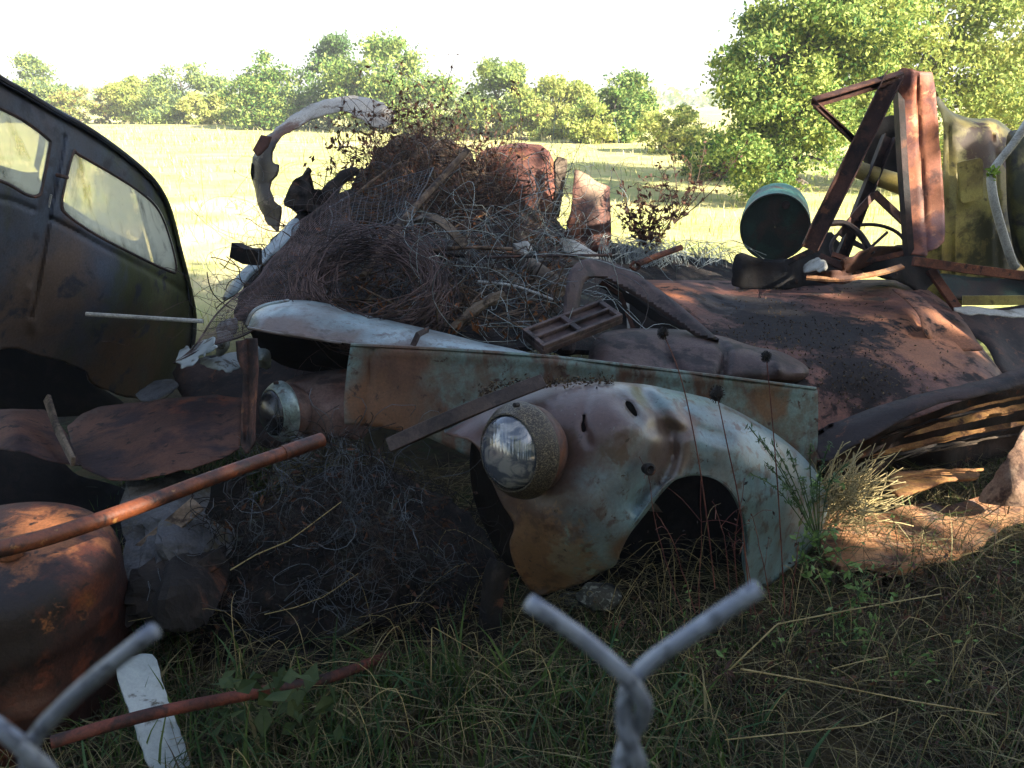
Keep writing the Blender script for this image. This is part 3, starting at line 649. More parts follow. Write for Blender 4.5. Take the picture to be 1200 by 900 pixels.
nt_.links.new(cc,b_.inputs['Base Color']); b_.inputs['Roughness'].default_value=.16; b_.inputs['Metallic'].default_value=.45; b_.inputs['Specular IOR Level'].default_value=.8
wv=nt_.nodes.new('ShaderNodeTexWave'); wv.inputs['Scale'].default_value=38; wv.inputs['Distortion'].default_value=.5; nt_.links.new(g_.outputs['Position'],wv.inputs[0])
bp_=nt_.nodes.new('ShaderNodeBump'); bp_.inputs['Strength'].default_value=.10; bp_.inputs['Distance'].default_value=.003; nt_.links.new(wv.outputs[0],bp_.inputs['Height']); nt_.links.new(bp_.outputs[0],b_.inputs['Normal'])
M_lens=m_
M_lens2=patina('smoked_lens','#26262a',[dict(c='#3c3e42',s=8,t=.5)],rough=.25,bump=.03,spec=.6)
m_,nt_,b_,o_=newmat('pitted_chrome'); g_=nt_.nodes.new('ShaderNodeNewGeometry')
f_=_step(nt_,_noise(nt_,g_.outputs['Position'],260,6,.8,2),.49,.6)
nt_.links.new(_mix(nt_,f_,srgb('#2c231c'),srgb('#8a7f68')),b_.inputs['Base Color']); b_.inputs['Roughness'].default_value=.42; nt_.links.new(_math(nt_,'MULTIPLY',f_,.7),b_.inputs['Metallic'])
bp_=nt_.nodes.new('ShaderNodeBump'); bp_.inputs['Strength'].default_value=.5; bp_.inputs['Distance'].default_value=.003; nt_.links.new(f_,bp_.inputs['Height']); nt_.links.new(bp_.outputs[0],b_.inputs['Normal'])
M_chrome=m_
M_ring2=patina('dull_chrome_ring','#8fa09c',[dict(c='#c3d2cc',s=7,t=.5),dict(c='#574a40',s=20,t=.6)],rough=.35,bump=.1,metallic=.5)
# ================================================================== big front fender with headlight
fb=P(700,690,1.95); fb[2]=0.16
FN=thing('front_fender','large pale turquoise front fender with domed headlight and black wheel opening, rust round the nose','car fender',fb)
top_edge=[(520,505),(560,478),(610,458),(650,450),(700,447),(750,449),(790,456),(835,469),(880,491),(920,517),(950,545),(968,575),(969,605),(958,635),(940,655)]
arch=[(876,686),(872,665),(875,635),(872,608),(860,581),(842,564),(818,557),(790,561),(768,581),(748,607),(730,634),(721,660)]
outl=top_edge+[(918,670),(898,684)]+arch+[(700,673),(675,688),(650,697),(632,699),(615,684),(602,660),(597,637),(602,615),(588,592),(575,562),(562,530),(548,516)]
ctrl=[(520,505,2.0),(570,485,2.0),(640,455,2.0),(600,500,1.93),(650,540,1.88),(690,590,1.80),(700,540,1.83),(650,640,1.84),(620,690,1.92),(665,690,1.88),(750,455,1.98),(740,500,1.87),(735,560,1.83),(715,640,1.83),
 (800,470,2.03),(790,520,1.95),(850,530,2.0),(820,550,1.98),(890,590,2.03),(930,560,2.14),(950,600,2.22),(885,680,2.1),(930,660,2.2),(560,530,1.98)]
mb=MB()
sheet(mb,outl,ctrl,step=3.2,holes=[[(734,469),(741,472),(747,484),(745,488),(738,482),(733,474)],[(682,483),(686,486),(685,495),(687,503),(683,507),(681,499),(683,491)]],
  roll=(52,.17,top_edge),grooves=[([(752,458),(774,488),(786,520),(776,556),(748,592)],10,.045),([(765,500),(800,505)],9,.02),([(728,470),(748,488)],10,.02),([(800,478),(815,500),(850,515)],8,.014),([(690,460),(683,490),(690,520)],6,.008)],dent=(.02,4.5),dent2=(.007,13),seed=3)
# inward flange round the wheel opening
fA=rbf(ctrl); pa=cr(arch,5)
A0=P(pa[:,0],pa[:,1],fA(pa[:,0],pa[:,1])); k=len(A0)
cen=A0.mean(0)
A1=A0+np.array([0.01,.028,0])+(cen-A0)*.02; fade=np.clip(np.minimum(np.arange(k),np.arange(k)[::-1])/10,0,1)[:,None]; A1=A0+(A1-A0)*(.3+.7*fade); A2=A1+(cen-A1)*.08*fade
V=np.concatenate([A0,A1,A2]); F=[(i,i+1,k+i+1,k+i) for i in range(k-1)]+[(k+i,k+i+1,2*k+i+1,2*k+i) for i in range(k-1)]
mb.add(V,F)
mb.build('fender_shell',M_blue,FN,solid=.0025)
# inner splash apron, black to paint the cavity shade, closing the back of the fender
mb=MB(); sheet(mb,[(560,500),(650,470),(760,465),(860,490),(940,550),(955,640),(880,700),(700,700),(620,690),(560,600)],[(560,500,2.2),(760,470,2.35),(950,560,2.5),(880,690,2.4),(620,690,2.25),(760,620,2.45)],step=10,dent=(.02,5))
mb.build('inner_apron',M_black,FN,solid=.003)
# small lamp and its socket on the side, torn bracket lugs
mb=MB(); c=P(761,550,1.82); mb.lathe(c,(.25,-.9,.3),[(-.02,.013),(0,.016),(.006,.015),(.008,.010),(.002,.006),(0,0.001)],18)
mb.build('side_marker_socket',M_dark,FN)
def headlight(C,ax,s,parent,ringmat,name='headlight',lens=None):
    mb=MB(); mb.lathe(C,ax,[(-.12*s,.03*s),(-.11*s,.09*s),(-.07*s,.118*s),(-.03*s,.126*s),(-.026*s,.124*s)],44); h=mb.build(name,M_mauve,parent)
    mb=MB(); mb.lathe(C,ax,[(-.032*s,.127*s),(-.026*s,.131*s),(-.016*s,.131*s),(-.004*s,.127*s),(.010*s,.119*s),(.022*s,.109*s),(.028*s,.105*s),(.029*s,.101*s),(.024*s,.099*s),(.014*s,.0985*s)],80); mb.build('bezel',ringmat,h)
    mb=MB(); mb.lathe(C,ax,[(.018*s,.0985*s)]+[((.018+.052*math.sin(a))*s,.0985*math.cos(a)*s) for a in np.linspace(.12,math.pi/2-.001,14)],64); mb.build('lens',lens or M_lens,h)
    mb=MB(); up=C+np.array([0,0,1])*.131*s; mb.lathe(up+np.array(ax)*.0,ax,[(-.01,.001),(-.01,.006),(.004,.006),(.005,.001)],10); mb.build('retaining_screw',M_dark,h)
    return h
headlight(P(604,529,1.85),(-.69,-.70,.17),.93,FN,M_chrome)
# litter lying on top of the fender
# ================================================================== second fender with headlight
b0=P(370,510,2.6); b0[2]=.25
F2=thing('front_fender','brown rusted fender with dark small headlight left of the turquoise panel','car fender',b0)
mb=MB(); sheet(mb,[(322,462),(335,447),(355,439),(385,434),(425,436),(432,470),(428,512),(395,512),(352,508),(330,505)],[(322,480,2.62),(370,440,2.75),(380,475,2.58),(425,450,2.7),(425,505,2.62),(345,505,2.6)],step=4,roll=(24,.12,[(322,462),(335,447),(355,439),(385,434),(425,436)]),dent=(.01,7)); mb.build('fender_shell',M_mauve,F2,solid=.003)
headlight(P(326,483,2.58),(-.72,-.68,.12),.80,F2,M_ring2,lens=M_lens2)
# ================================================================== long turquoise body panel
mb=MB(); sheet(mb,[(411,404),(430,403),(440,404),(620,416),(700,425),(800,436),(900,448),(953,455),(959,458),(958,520),(954,600),(900,612),(760,600),(640,570),(560,540),(500,512),(445,500),(404,497),(403,470),(407,430)],
 [(411,404,2.42),(405,495,2.36),(440,450,2.40),(620,416,2.46),(620,540,2.38),(800,436,2.53),(955,455,2.60),(955,590,2.52),(800,600,2.46)],smooth=False,step=5,
 grooves=[([(439,404),(432,440),(428,500)],3.5,.012),([(440,412),(620,424),(957,462)],4,-.006)],dent=(.010,4),dent2=(.004,13),seed=2)
mb.tube(cr([P(411,404,2.42),P(620,416,2.46),P(800,436,2.53),P(956,455.5,2.60)],6),.006,6)
tag(mb.build('body_panel',M_panel,solid=.003),'long flat turquoise sedan body panel streaked with rust lying behind the headlight fender','car panel')
# ================================================================== upper rounded fender
b0=P(450,410,2.7); b0[2]=.45
F3=thing('rear_fender','long rounded chalky turquoise fender lying on top, its blunt end overhanging at left','car fender',b0)
mb=MB(); te=[(289,380),(294,367),(308,358),(330,353),(355,352),(385,356),(420,367),(500,385),(560,400),(628,416)]
sheet(mb,te+[(560,417),(500,412),(440,405),(408,402),(370,397),(330,391),(300,387)],[(290,382,2.66),(340,354,2.80),(340,392,2.6),(420,404,2.62),(420,368,2.78),(560,400,2.68),(560,417,2.62),(625,416,2.62)],step=3.2,roll=(20,.15,te),dent=(.006,7),seed=9)
mb.build('fender_shell',M_hood,F3,solid=.003)
mb=MB(); mb.tube(cr([P(289,381,2.66),P(296,366,2.68),P(312,357,2.75),P(338,352,2.84)],6),.006,6); mb.tube(cr([P(290,384,2.66),P(330,391.5,2.61),P(400,402,2.61)],5),.005,6); mb.build('rolled_edge',M_hood,F3)
mb=MB(); sheet(mb,[(295,384),(400,396),(520,410),(540,440),(420,440),(330,425)],[(295,384,2.95),(400,396,3.0),(540,412,3.0),(420,440,3.05)],step=8,dent=(.03,5)); mb.build('underside_shade',M_black,F3,solid=.003)  # black sheet paints the shade below the fender
mb=MB(); mb.bar([P(484,405,2.60),P(490,392,2.62),P(502,386,2.70)],.02,.006); mb.build('rusty_clip',M_dark,F3)
# ================================================================== slanting strip in front
mb=MB(); a=P(455,522,1.90); b=P(548,481,1.93); c=P(637,446,2.02)
mb.bar(cr([a,b,c],6),.038,.010,up=(0,-.8,.6)); mb.bar(cr([a+[0,.02,-.022],b+[0,.02,-.024],c+[0,.02,-.02]],6),.03,.010,up=(0,.5,.85))
tag(mb.build('angle_iron',M_iron,bevel=.002),'flat dark brown iron strip slanting across the front fender above the headlight','iron strip')
# ================================================================== tan hump and window frame of the rusty car
b0=P(960,500,3.0); b0[2]=.1
RC=thing('rusty_car_body','overturned rust red car body with broad bare roof and arched window opening','car body',b0)
mb=MB()
te=[(690,330),(730,327),(760,328),(860,329),(900,330),(1000,328),(1045,328),(1075,333),(1100,348),(1128,372),(1150,405),(1174,437)]
sheet(mb,te+[(1178,450),(1100,480),(1040,500),(985,520),(955,540),(940,480),(925,440),(870,410),(830,388),(800,362),(760,338)],
 [(700,330,4.3),(860,329,4.35),(1000,328,4.3),(1100,348,4.0),(1170,440,3.15),(955,530,2.68),(1050,480,2.85),(930,440,2.95),(830,388,3.45),(800,362,3.7),(930,385,3.45),(1020,400,3.3),(1090,420,3.2),(760,335,4.1)],
 step=5,roll=(26,.25,te),grooves=[([(1055,332),(1075,350),(1082,372),(1072,390)],7,.07),([(985,345),(1010,360)],18,.04),([(830,372),(860,345)],12,.03)],dent=(.02,2.4),dent2=(.006,7),seed=4)
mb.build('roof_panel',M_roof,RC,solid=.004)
mb=MB(); sheet(mb,[(653,410),(657,385),(661,352),(666,322),(675,309),(690,303),(712,306),(736,316),(766,334),(802,362),(836,392),(842,398),(820,396),(796,381),(770,363),(744,347),(718,332),(702,326),(690,327),(683,336),(679,362),(676,392),(672,414)],[(660,400,3.0),(665,330,3.15),(690,304,3.3),(736,316,3.35),(802,362,3.15),(838,396,3.0),(690,328,3.22),(744,347,3.25)],step=3,roll=(5,.02),dent=(.01,8)); mb.build('window_frame',M_iron2,RC,solid=.025)
mb=MB(); mb.bar(cr([P(703,331,3.42),P(740,352,3.4),P(790,386,3.25),P(825,402,3.1)],5),.035,.02,up=(0,-1,.2)); mb.build('inner_frame',M_black,RC)
mb=MB(); mb.bar([P(704,330,3.35),P(727,345,3.35),P(744,390,3.3)],.018,.02); mb.build('window_post',M_beam,RC)
mb=MB(); mb.bar([P(735,330,3.6),P(737,400,3.5)],.012,.012); mb.build('window_post',M_rod,RC)
mb=MB(); sheet(mb,[(700,395),(715,388),(745,385),(800,386),(845,394),(880,405),(915,412),(944,428),(946,440),(925,450),(880,450),(800,452),(700,445),(690,415)],[(700,395,2.98),(800,386,3.05),(850,394,2.98),(944,430,2.86),(800,440,2.78),(880,448,2.75),(700,440,2.75)],step=4,roll=(20,.14),grooves=[([(830,392),(850,410),(845,440)],6,.05),([(790,386),(780,410),(800,440)],5,.03),([(905,415),(912,432)],6,-.03)],dent=(.015,5),dent2=(.008,16),seed=8)
mb.build('crumpled_inner_fender',M_iron2,RC,solid=.003)
mb=MB(); sheet(mb,[(720,330),(800,368),(860,410),(860,440),(740,440),(700,400)],[(720,330,3.75),(860,410,3.3),(740,430,3.4)],step=8,dent=(.05,4)); mb.build('inner_shade_panel',M_black,RC,solid=.003)  # black panel paints the shaded interior behind the window frame
# torn flap with sunlit edge
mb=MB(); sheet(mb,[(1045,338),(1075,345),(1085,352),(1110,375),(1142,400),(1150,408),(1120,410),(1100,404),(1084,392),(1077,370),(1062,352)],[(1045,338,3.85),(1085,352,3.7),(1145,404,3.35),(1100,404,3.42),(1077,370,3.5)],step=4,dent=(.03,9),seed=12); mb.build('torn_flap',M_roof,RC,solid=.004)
# ================================================================== ribbed steel tray
mb=MB(); A=P(612,388,2.86); B=P(704,353,3.08); Cc=P(730,371,2.96); D=A+(Cc-B); 
u=(B-A); v=(D-A); nrm=np.cross(u,v); nrm/=np.linalg.norm(nrm); nrm*=-1 if nrm[1]>0 else 1
def q(a,b,h): return A+u*a+v*b+nrm*h
def boxq(a0,a1,b0,b1,h0,h1,mi=0):
    V=[q(a,b,h) for h in (h0,h1) for a,b in ((a0,b0),(a1,b0),(a1,b1),(a0,b1))]
    mb.add(V,[(0,1,2,3),(7,6,5,4),(0,4,5,1),(1,5,6,2),(2,6,7,3),(3,7,4,0)],mi)
boxq(0,1,0,1,-.03,-.008)
for b0_,b1_ in ((0,.1),(.46,.55),(.9,1)): boxq(0,1,b0_,b1_,-.008,.010)
for a0_,a1_ in ((0,.05),(.44,.5),(.94,1)):
    for b0_,b1_ in ((.1,.46),(.55,.9)): boxq(a0_,a1_,b0_,b1_,-.008,.010)
tag(mb.build('pressed_steel_tray',M_iron2,bevel=.003,smooth=False),'dark rectangular steel tray with four recessed panels beside the arched window opening','steel tray')
# ================================================================== left rusty sheets, post
mb=MB(); sheet(mb,[(78,500),(95,485),(115,477),(160,471),(205,466),(255,462),(284,466),(283,500),(281,525),(262,536),(222,549),(160,562),(130,562),(100,549),(86,538)],[(78,500,2.75),(160,471,2.85),(284,466,2.8),(280,525,2.35),(150,562,2.2),(88,540,2.35),(180,515,2.45)],step=4,smooth=False,dent=(.008,4),dent2=(.003,11),rag=1,ragf=.15,seed=6,grooves=[([(262,466),(258,535)],3,.01)])
tag(mb.build('rust_sheet',M_sheet,solid=.003),'large curved purple brown rust sheet with tiny white spot, left of the iron post','metal sheet')
mb=MB(); sheet(mb,[(-40,478),(0,479),(52,480),(66,492),(80,510),(96,545),(60,540),(30,530),(0,527),(-40,525)],[(-40,480,2.6),(60,484,2.65),(92,545,2.25),(0,527,2.25),(20,505,2.35)],step=4,smooth=False,dent=(.008,4),rag=1,seed=16)
tag(mb.build('rust_sheet',M_sheet,solid=.003),'smaller dark rust sheet cut off by the left photo edge below the old sedan','metal sheet')
mb=MB(); mb.bar([P(55,466,2.5),P(66,500,2.4),P(86,541,2.2)],.03,.012); tag(mb.build('wooden_slat',M_wood,bevel=.002),'short weathered slat leaning between the two rust sheets at left','wooden slat')
mb=MB(); sheet(mb,[(276,400),(300,396),(302,430),(298,470),(297,520),(288,535),(282,520),(283,470),(286,440),(278,420)],[(280,400,2.5),(298,400,2.47),(285,520,2.3),(296,460,2.38)],step=3,smooth=False,dent=(.01,9),rag=1.5,grooves=[([(292,400),(290,520)],4,.02)]); tag(mb.build('iron_post',M_beam,solid=.006),'upright brown iron post left of the small dark headlight','post')
# scrap behind: black sheet paints the shade in the hollow under the sheets
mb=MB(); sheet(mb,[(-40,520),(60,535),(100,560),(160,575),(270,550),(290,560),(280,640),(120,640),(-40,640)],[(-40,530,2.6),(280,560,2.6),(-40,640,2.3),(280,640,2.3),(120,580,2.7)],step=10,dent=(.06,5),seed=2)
tag(mb.build('dark_sheet',M_black,solid=.004),'black sheet painting the shade in the hollow under the left rust sheets','metal sheet')
mb=MB(); sheet(mb,[(140,572),(180,560),(230,556),(250,575),(248,600),(275,615),(278,632),(262,660),(255,690),(215,700),(170,690),(150,650),(138,610)],[(140,572,2.25),(240,560,2.4),(275,620,2.2),(215,700,1.95),(160,680,1.95),(200,620,2.02)],step=9,dent=(.10,11),dent2=(.05,26),rag=5,seed=21)
tag(mb.build('crumpled_sheeting',M_grey,solid=.003,smooth=False),'crumpled grey sheeting behind the rusty drum under the orange pipe','sheeting')
mb=MB(); mb.bar([P(140,668,1.98),P(185,630,2.02),P(232,590,2.12)],.05,.012,up=(0,-1,.6)); tag(mb.build('wooden_slat',M_wood,bevel=.002),'grey slat lying on the crumpled sheeting behind the rusty drum','wooden slat')
mb=MB(); mb.bar([P(150,715,1.9),P(200,690,1.92),P(262,650,2.0)],.045,.02,up=(0,-1,.4)); tag(mb.build('wooden_slat',M_char,bevel=.002),'dark rotten slat lowest in the pile behind the rusty drum','wooden slat')
mb=MB(); sheet(mb,[(148,660),(200,645),(255,635),(270,640),(262,700),(240,725),(190,730),(155,720)],[(148,660,2.0),(260,640,2.1),(240,725,1.85),(160,720,1.85),(200,690,1.8)],step=9,dent=(.10,9),dent2=(.06,24),rag=6,seed=33)
tag(mb.build('rotting_hide',M_char,solid=.004,smooth=False),'dark brown crumpled lump below the grey sheeting','scrap lump')
# ================================================================== lower left drum, pipes and board
c=P(-2,700,1.80); c[2]=0; 
mb=MB(); Ht=P(20,596,1.98)[2]
mb.lathe(c,(.03,-.02,1),[(0,.285),(.02,.292),(Ht*.28,.29),(Ht*.32,.296),(Ht*.36,.29),(Ht*.6,.29),(Ht*.64,.296),(Ht*.68,.29),(Ht*.82,.289),(Ht*.88,.284),(Ht*.93,.27),(Ht*.965,.245),(Ht*.99,.2),(Ht*1.005,.12),(Ht*1.01,.001)],72,rag=.004)
DR=thing('rusty_drum','bright orange rusted steel drum standing in the lower left corner under the long pipe','drum',c)
mb.build('drum_body',M_drum,DR,angle=0)
mb=MB(); mb.lathe(c+np.array([.1,-.06,Ht*1.0]),(0,0,1),[(0,.03),(.015,.03),(.016,.001)],16); mb.build('bung_cap',M_drum,DR)
mb=MB(); pts=cr([P(-40,652,1.36),P(60,628,1.5),P(160,594,1.66),P(260,556,1.84),P(376,516,2.08)],6); mb.tube(pts,.0185,14); mb.tube([pts[-1]-(pts[-1]-pts[-4])*.9,pts[-1]+[.002,.001,.001]],.0205,14)
tag(mb.build('rusty_pipe',M_pipe,angle=60),'long orange rusty pipe slanting up across the left over the drum','pipe')
mb=MB(); pts=cr([P(60,870,1.33),P(180,836,1.42),P(300,812,1.55),P(380,796,1.66),P(455,768,1.86)],6); mb.tube(pts,.0135,12)
tag(mb.build('rusty_pipe',M_pipe2,angle=60),'thinner dark red pipe low in the grass crossing the white board','pipe')
mb=MB(); sheet(mb,[(136,775),(150,768),(178,765),(184,774),(190,798),(198,820),(208,848),(219,880),(228,915),(190,915),(172,895),(168,880),(164,872),(160,858),(152,836),(144,815),(136,790)],[(136,775,1.62),(180,768,1.66),(225,910,1.45),(170,900,1.43),(155,850,1.5)],step=2.5,smooth=False,rag=2.5,ragf=.25,dent=(.002,8),seed=5)
tag(mb.build('white_board',M_white,solid=.006),'peeling white painted board standing behind the dark red pipe','painted board')
# ================================================================== old sedan at left
CF=[(0,95,2.75),(0,250,2.62),(0,400,2.72),(60,130,2.95),(60,300,2.85),(140,180,3.35),(140,330,3.2),(200,240,3.8),(225,350,3.95),(200,465,3.85),(120,450,3.3),(-80,80,2.4),(-80,400,2.35)]
fC=rbf(CF)
b0=P(60,455,3.2); b0[2]=0
SD=thing('old_sedan','dark blue and green old sedan body with two clouded windows at the left photo edge','car',b0)
side=[(-90,40),(-40,66),(0,95),(30,112),(70,136),(100,152),(130,172),(160,195),(180,214),(194,236),(203,262),(211,295),(220,330),(228,372),(225,410),(212,440),(200,462),(180,467),(150,466),(120,455),(106,447),(101,436),(80,426),(60,420),(38,415),(10,408),(-90,402)]
w1=[(-60,100),(0,127),(30,143),(56,163),(58,172),(50,215),(45,229),(30,228),(0,212),(-60,195)]
w2=[(86,178),(92,181),(130,203),(165,226),(186,248),(200,285),(206,316),(196,317),(150,295),(110,274),(78,252),(72,238),(78,205)]
mb=MB(); sheet(mb,side,CF,step=2.6,rag=1.2,ragf=.12,holes=[w1,w2],roll=(16,.05,side[:16]),grooves=[([(75,160),(70,190),(60,245),(50,300),(36,370)],3.2,.022),([(61,256),(90,272),(150,305),(205,335),(226,352)],3.2,.020),([(-60,232),(0,232),(40,245)],3.5,.016),([(36,340),(40,385)],7,-.012)],dent=(.014,3),dent2=(.004,10),seed=14,)
mb.build('body_side',M_car,SD,solid=.006)
def strip(path,ctrlf,vec,n=5,mi=0,mb=None,close=False):
    p=cr(path,n,close); a=P(p[:,0],p[:,1],ctrlf(p[:,0],p[:,1])); b=a+np.array(vec); k=len(a)
    mb.add(np.concatenate([a,b]),[(i,(i+1)%k,k+(i+1)%k,k+i) for i in range(k if close else k-1)],mi)
mb=MB(); p=cr(side[:15],5); a=P(p[:,0],p[:,1],fC(p[:,0],p[:,1]))
wv_=np.array([-.62,1.05,0]); rows=[]
for t,h in ((0,0),(.03,.012),(.1,.02),(.25,.03),(.5,.035),(.75,.03),(.9,.02),(1,0)): rows.append(a+wv_*t+np.array([.0,0,h]))
V=np.concatenate(rows); k=len(a); F=[(r*k+i,r*k+i+1,(r+1)*k+i+1,(r+1)*k+i) for r in range(7) for i in range(k-1)]
mb.add(V,F); mb.build('roof',M_car,SD,solid=.004)
mb=MB(); gp=cr(side[:17],4); ga=P(gp[:,0],gp[:,1],fC(gp[:,0],gp[:,1])-.012); mb.tube(ga+[0.004,0,.010],.008,6); mb.build('drip_rail',M_car,SD)
for wn in (w1,w2):
    mb=MB(); sheet(mb,wn,CF,step=6,shift=(0,.022,0)); g=mb.build('window_glass',M_glass,SD,solid=.004)
    mb=MB(); gp=cr(wn,5,True); ga=P(gp[:,0],gp[:,1],fC(gp[:,0],gp[:,1])+.004); ga=np.concatenate([ga,ga[:2]]); mb.tube(ga,.0065,6,cap=False); mb.build('window_seal',M_dark,SD)
mb=MB(); sheet(mb,side,CF,step=8,holes=[[(-70,92),(0,118),(60,150),(66,172),(58,222),(50,238),(0,228),(-60,210)],[(84,166),(130,190),(180,228),(212,285),(214,326),(190,328),(110,286),(66,250),(72,205)]],shift=tuple(wv_*1.15)); mb.build('far_side',M_car,SD,solid=.004)  # window openings enlarged so more light reaches the near glass
mb=MB(); mb.tube([P(66,205,2.9),P(71,206,2.9),P(79,208,2.93)],.007,6); mb.build('door_hinge',M_dark,SD)
mb=MB(); mb.bar([P(60,228,2.86),P(57,243,2.86)],.006,.004); mb.build('chrome_strip',M_rod,SD)
mb=MB(); sheet(mb,[(-60,405),(0,402),(60,408),(100,425),(110,450),(150,480),(60,490),(-60,480)],[(-60,405,3.3),(100,430,3.8),(60,480,3.5)],step=10,dent=(.08,4)); mb.build('floor_pan',M_black,SD,solid=.004)  # pan blackened to paint the shade of the hollow under the sedan
mb=MB(); mb.tube([P(101,368,3.0),P(238,376.5,3.0)],.0085,8); tag(mb.build('thin_rod',M_rod),'straight pale metal rod sticking out in front of the old sedan','rod')
# ================================================================== scrap heap core
HC=[(290,400,3.4),(360,330,3.9),(420,260,4.6),(460,200,5.1),(520,175,5.3),(600,170,5.3),(650,230,5.2),(700,290,4.9),(660,330,3.9),(560,330,3.7),(450,330,3.7),(600,400,3.1),(500,380,3.2),(400,360,3.4),(300,300,4.6),(720,330,4.2),(550,250,4.6)]
fH=rbf(HC)
mb=MB(); sheet(mb,[(262,392),(270,345),(300,300),(335,262),(380,238),(402,215),(425,188),(450,163),(480,156),(515,165),(545,182),(575,212),(612,236),(650,256),(664,272),(720,292),(800,305),(872,318),(880,345),(760,420),(640,430),(500,420),(380,400)],HC,step=5,rag=7,dent=(.14,4.5),dent2=(.07,13),seed=40,shift=(0,.24,0))
hm=patina('shadowed_heap_debris','#1b1715',[dict(c='#342b27',s=14,t=.52,w=.07,d=12),dict(c='#4e3a2e',s=22,t=.62,w=.05),dict(c='#15110f',s=9,t=.54,w=.07),dict(c='#4a4c40',s=6,t=.62)],rough=.95,bump=1.,bscale=70,grain=.5)  # debris darkened so the heap reads as shadow
tag(mb.build('scrap_heap',hm,solid=.02),'dark mass of rotting scrap and debris under the wire and vines in the middle','scrap heap',kind='stuff')
rg=np.random.default_rng(77)
def hp(px,py,off=0.): return P(px,py,fH(np.array(px,float),np.array(py,float))-off)
poly=np.array([(275,380),(300,310),(345,262),(400,225),(430,178),(520,170),(640,185),(655,260),(670,290),(655,330),(650,400),(560,395),(430,365),(330,380)],float)
def rpts(n,pol,rg):
    pol=np.array(pol,float); lo=pol.min(0); hi=pol.max(0); out=[]
    while len(out)<n:
        p=rg.uniform(lo,hi,(n,2)); p=p[inside(p[:,0],p[:,1],pol)]; out.extend(p.tolist())
    return np.array(out[:n])
def tangle(start,step,k,wig,rg,grav=0.,flatten=None):
    """smooth wandering wires"""
    n=len(start); d=rg.normal(size=(n,3)); 
    if flatten is not None: d*=flatten
    d/=np.linalg.norm(d,axis=1)[:,None]; C=[start]; p=start; turn=rg.normal(size=(n,3))*wig
    for i in range(k):
        turn=turn*.9+rg.normal(size=(n,3))*wig*.5; d=d+np.cross(d,turn)+(rg.uniform(size=(n,1))<.07)*rg.normal(size=(n,3))*.9
        d[:,2]-=grav
        if flatten is not None: d=d*(np.array(flatten)*.12+.88)
        d/=np.linalg.norm(d,axis=1)[:,None]; p=p+d*step; C.append(p)
    return np.stack(C,1)
# wandering wires over the heap
q_=rpts(520,poly,rg); S=hp(q_[:,0],q_[:,1],.05); C=tangle(S,.045,20,.2,rg,.012,(1,.35,.6))
mb=MB(); mb.wires(C[:200],.0012,0); mb.wires(C[200:],.0011,1)
q_=rpts(110,[(560,230),(660,240),(690,300),(650,400),(560,400),(520,300)],rg); S=hp(q_[:,0],q_[:,1],.15); C=tangle(S,.05,18,.2,rg,.0,(1,.5,.9)); mb.wires(C,.0014,2)
tag(mb.build('wire_tangle',[M_wire,M_wirer,M_wirep],angle=0),'loose grey and brown wire tangled all over the scrap heap','wire',kind='stuff')
# coils of brown wire
def coil(name,label,px,py,y,r,nl,tilt,mat,seed,rad=.0016,thick=.04,arc=1.):
    rg2=np.random.default_rng(seed); c=P(px,py,y); ax=np.array(tilt,float); ax/=np.linalg.norm(ax); U=np.cross(ax,[0,0,1.]); U/=np.linalg.norm(U); W=np.cross(U,ax)
    mb=MB(); out=[]
    for i in range(nl):
        rr=r*rg2.normal(1,.09); off=ax*rg2.normal(0,thick)+U*rg2.normal(0,.03)+W*rg2.normal(0,.02); t=rg2.normal(0,.12,2); A=np.linspace(0,2*math.pi*arc,41)+rg2.uniform(0,6.3)
        pts=c+off+np.outer(np.cos(A)*rr,U)+np.outer(np.sin(A)*rr*.95,W)+np.outer(np.cos(A)*t[0]*r+np.sin(A)*t[1]*r,ax)
        ph=rg2.uniform(0,6.3,3); am=rg2.uniform(.005,.022,3)*r/.2; pts=pts+np.outer(np.sin(A*3+ph[0])*am[0],U)+np.outer(np.sin(A*4+ph[1])*am[1],W)+np.outer(np.sin(A*5+ph[2])*am[2],ax)
        out.append(pts)
    mb.wires(out,rad); return tag(mb.build(name,mat,angle=0),label,'wire coil')
coil('wire_coil','big loose coil of brown wire on the heap above the rounded turquoise fender',436,338,3.12,.25,80,(.1,-.62,.8),M_wirer,1,rad=.0021,thick=.055)
coil('wire_coil','smaller dark wire coil hanging behind the big brown coil on the heap',520,325,3.5,.17,30,(.5,-.8,.5),M_wire,2,rad=.0013)
coil('wire_coil','thin pale wire ring lying high on the heap below the long pole',497,280,4.0,.11,5,(.2,-.9,.4),M_wirep,3,rad=.002,thick=.01)
coil('wire_coil','pale wire hoop standing in front of the torn upright rust sheet',644,283,4.3,.055,4,(.1,-1,.2),M_wirep,4,rad=.003,thick=.004)
# roll of pale fencing wire at right
rg2=np.random.default_rng(9); mb=MB(); out=[]
for i in range(150):
    f=rg2.uniform(0,1); px=715+f*150; yc=4.85+.2*f; rr=(.27-.06*f)*rg2.uniform(.65,1.05); c=P(px,318,yc); c[2]-=.05
    A=np.linspace(-.3,math.pi+.3,30); tl=rg2.normal(0,.18); lean=rg2.normal(-.45,.12)
    pts=c+np.outer(np.cos(A)*rr,[.35+tl,1,0])+np.outer(np.sin(A)*rr,[lean,.1,1]); out.append(pts)
for i in range(50):
    px=rg2.uniform(700,850); a=P(px,rg2.uniform(290,320),4.7); b_=a+np.array([rg2.uniform(.1,.4),rg2.uniform(0,.3),rg2.uniform(-.12,.1)]); m=(a+b_)/2+[0,0,.06]; out.append(cr([a,m,b_],8))
mb.wires(out,.0019); tag(mb.build('fencing_wire_roll',M_wirep,angle=0),'sprung roll of pale fencing wire between the heap and the green barrel','wire roll')
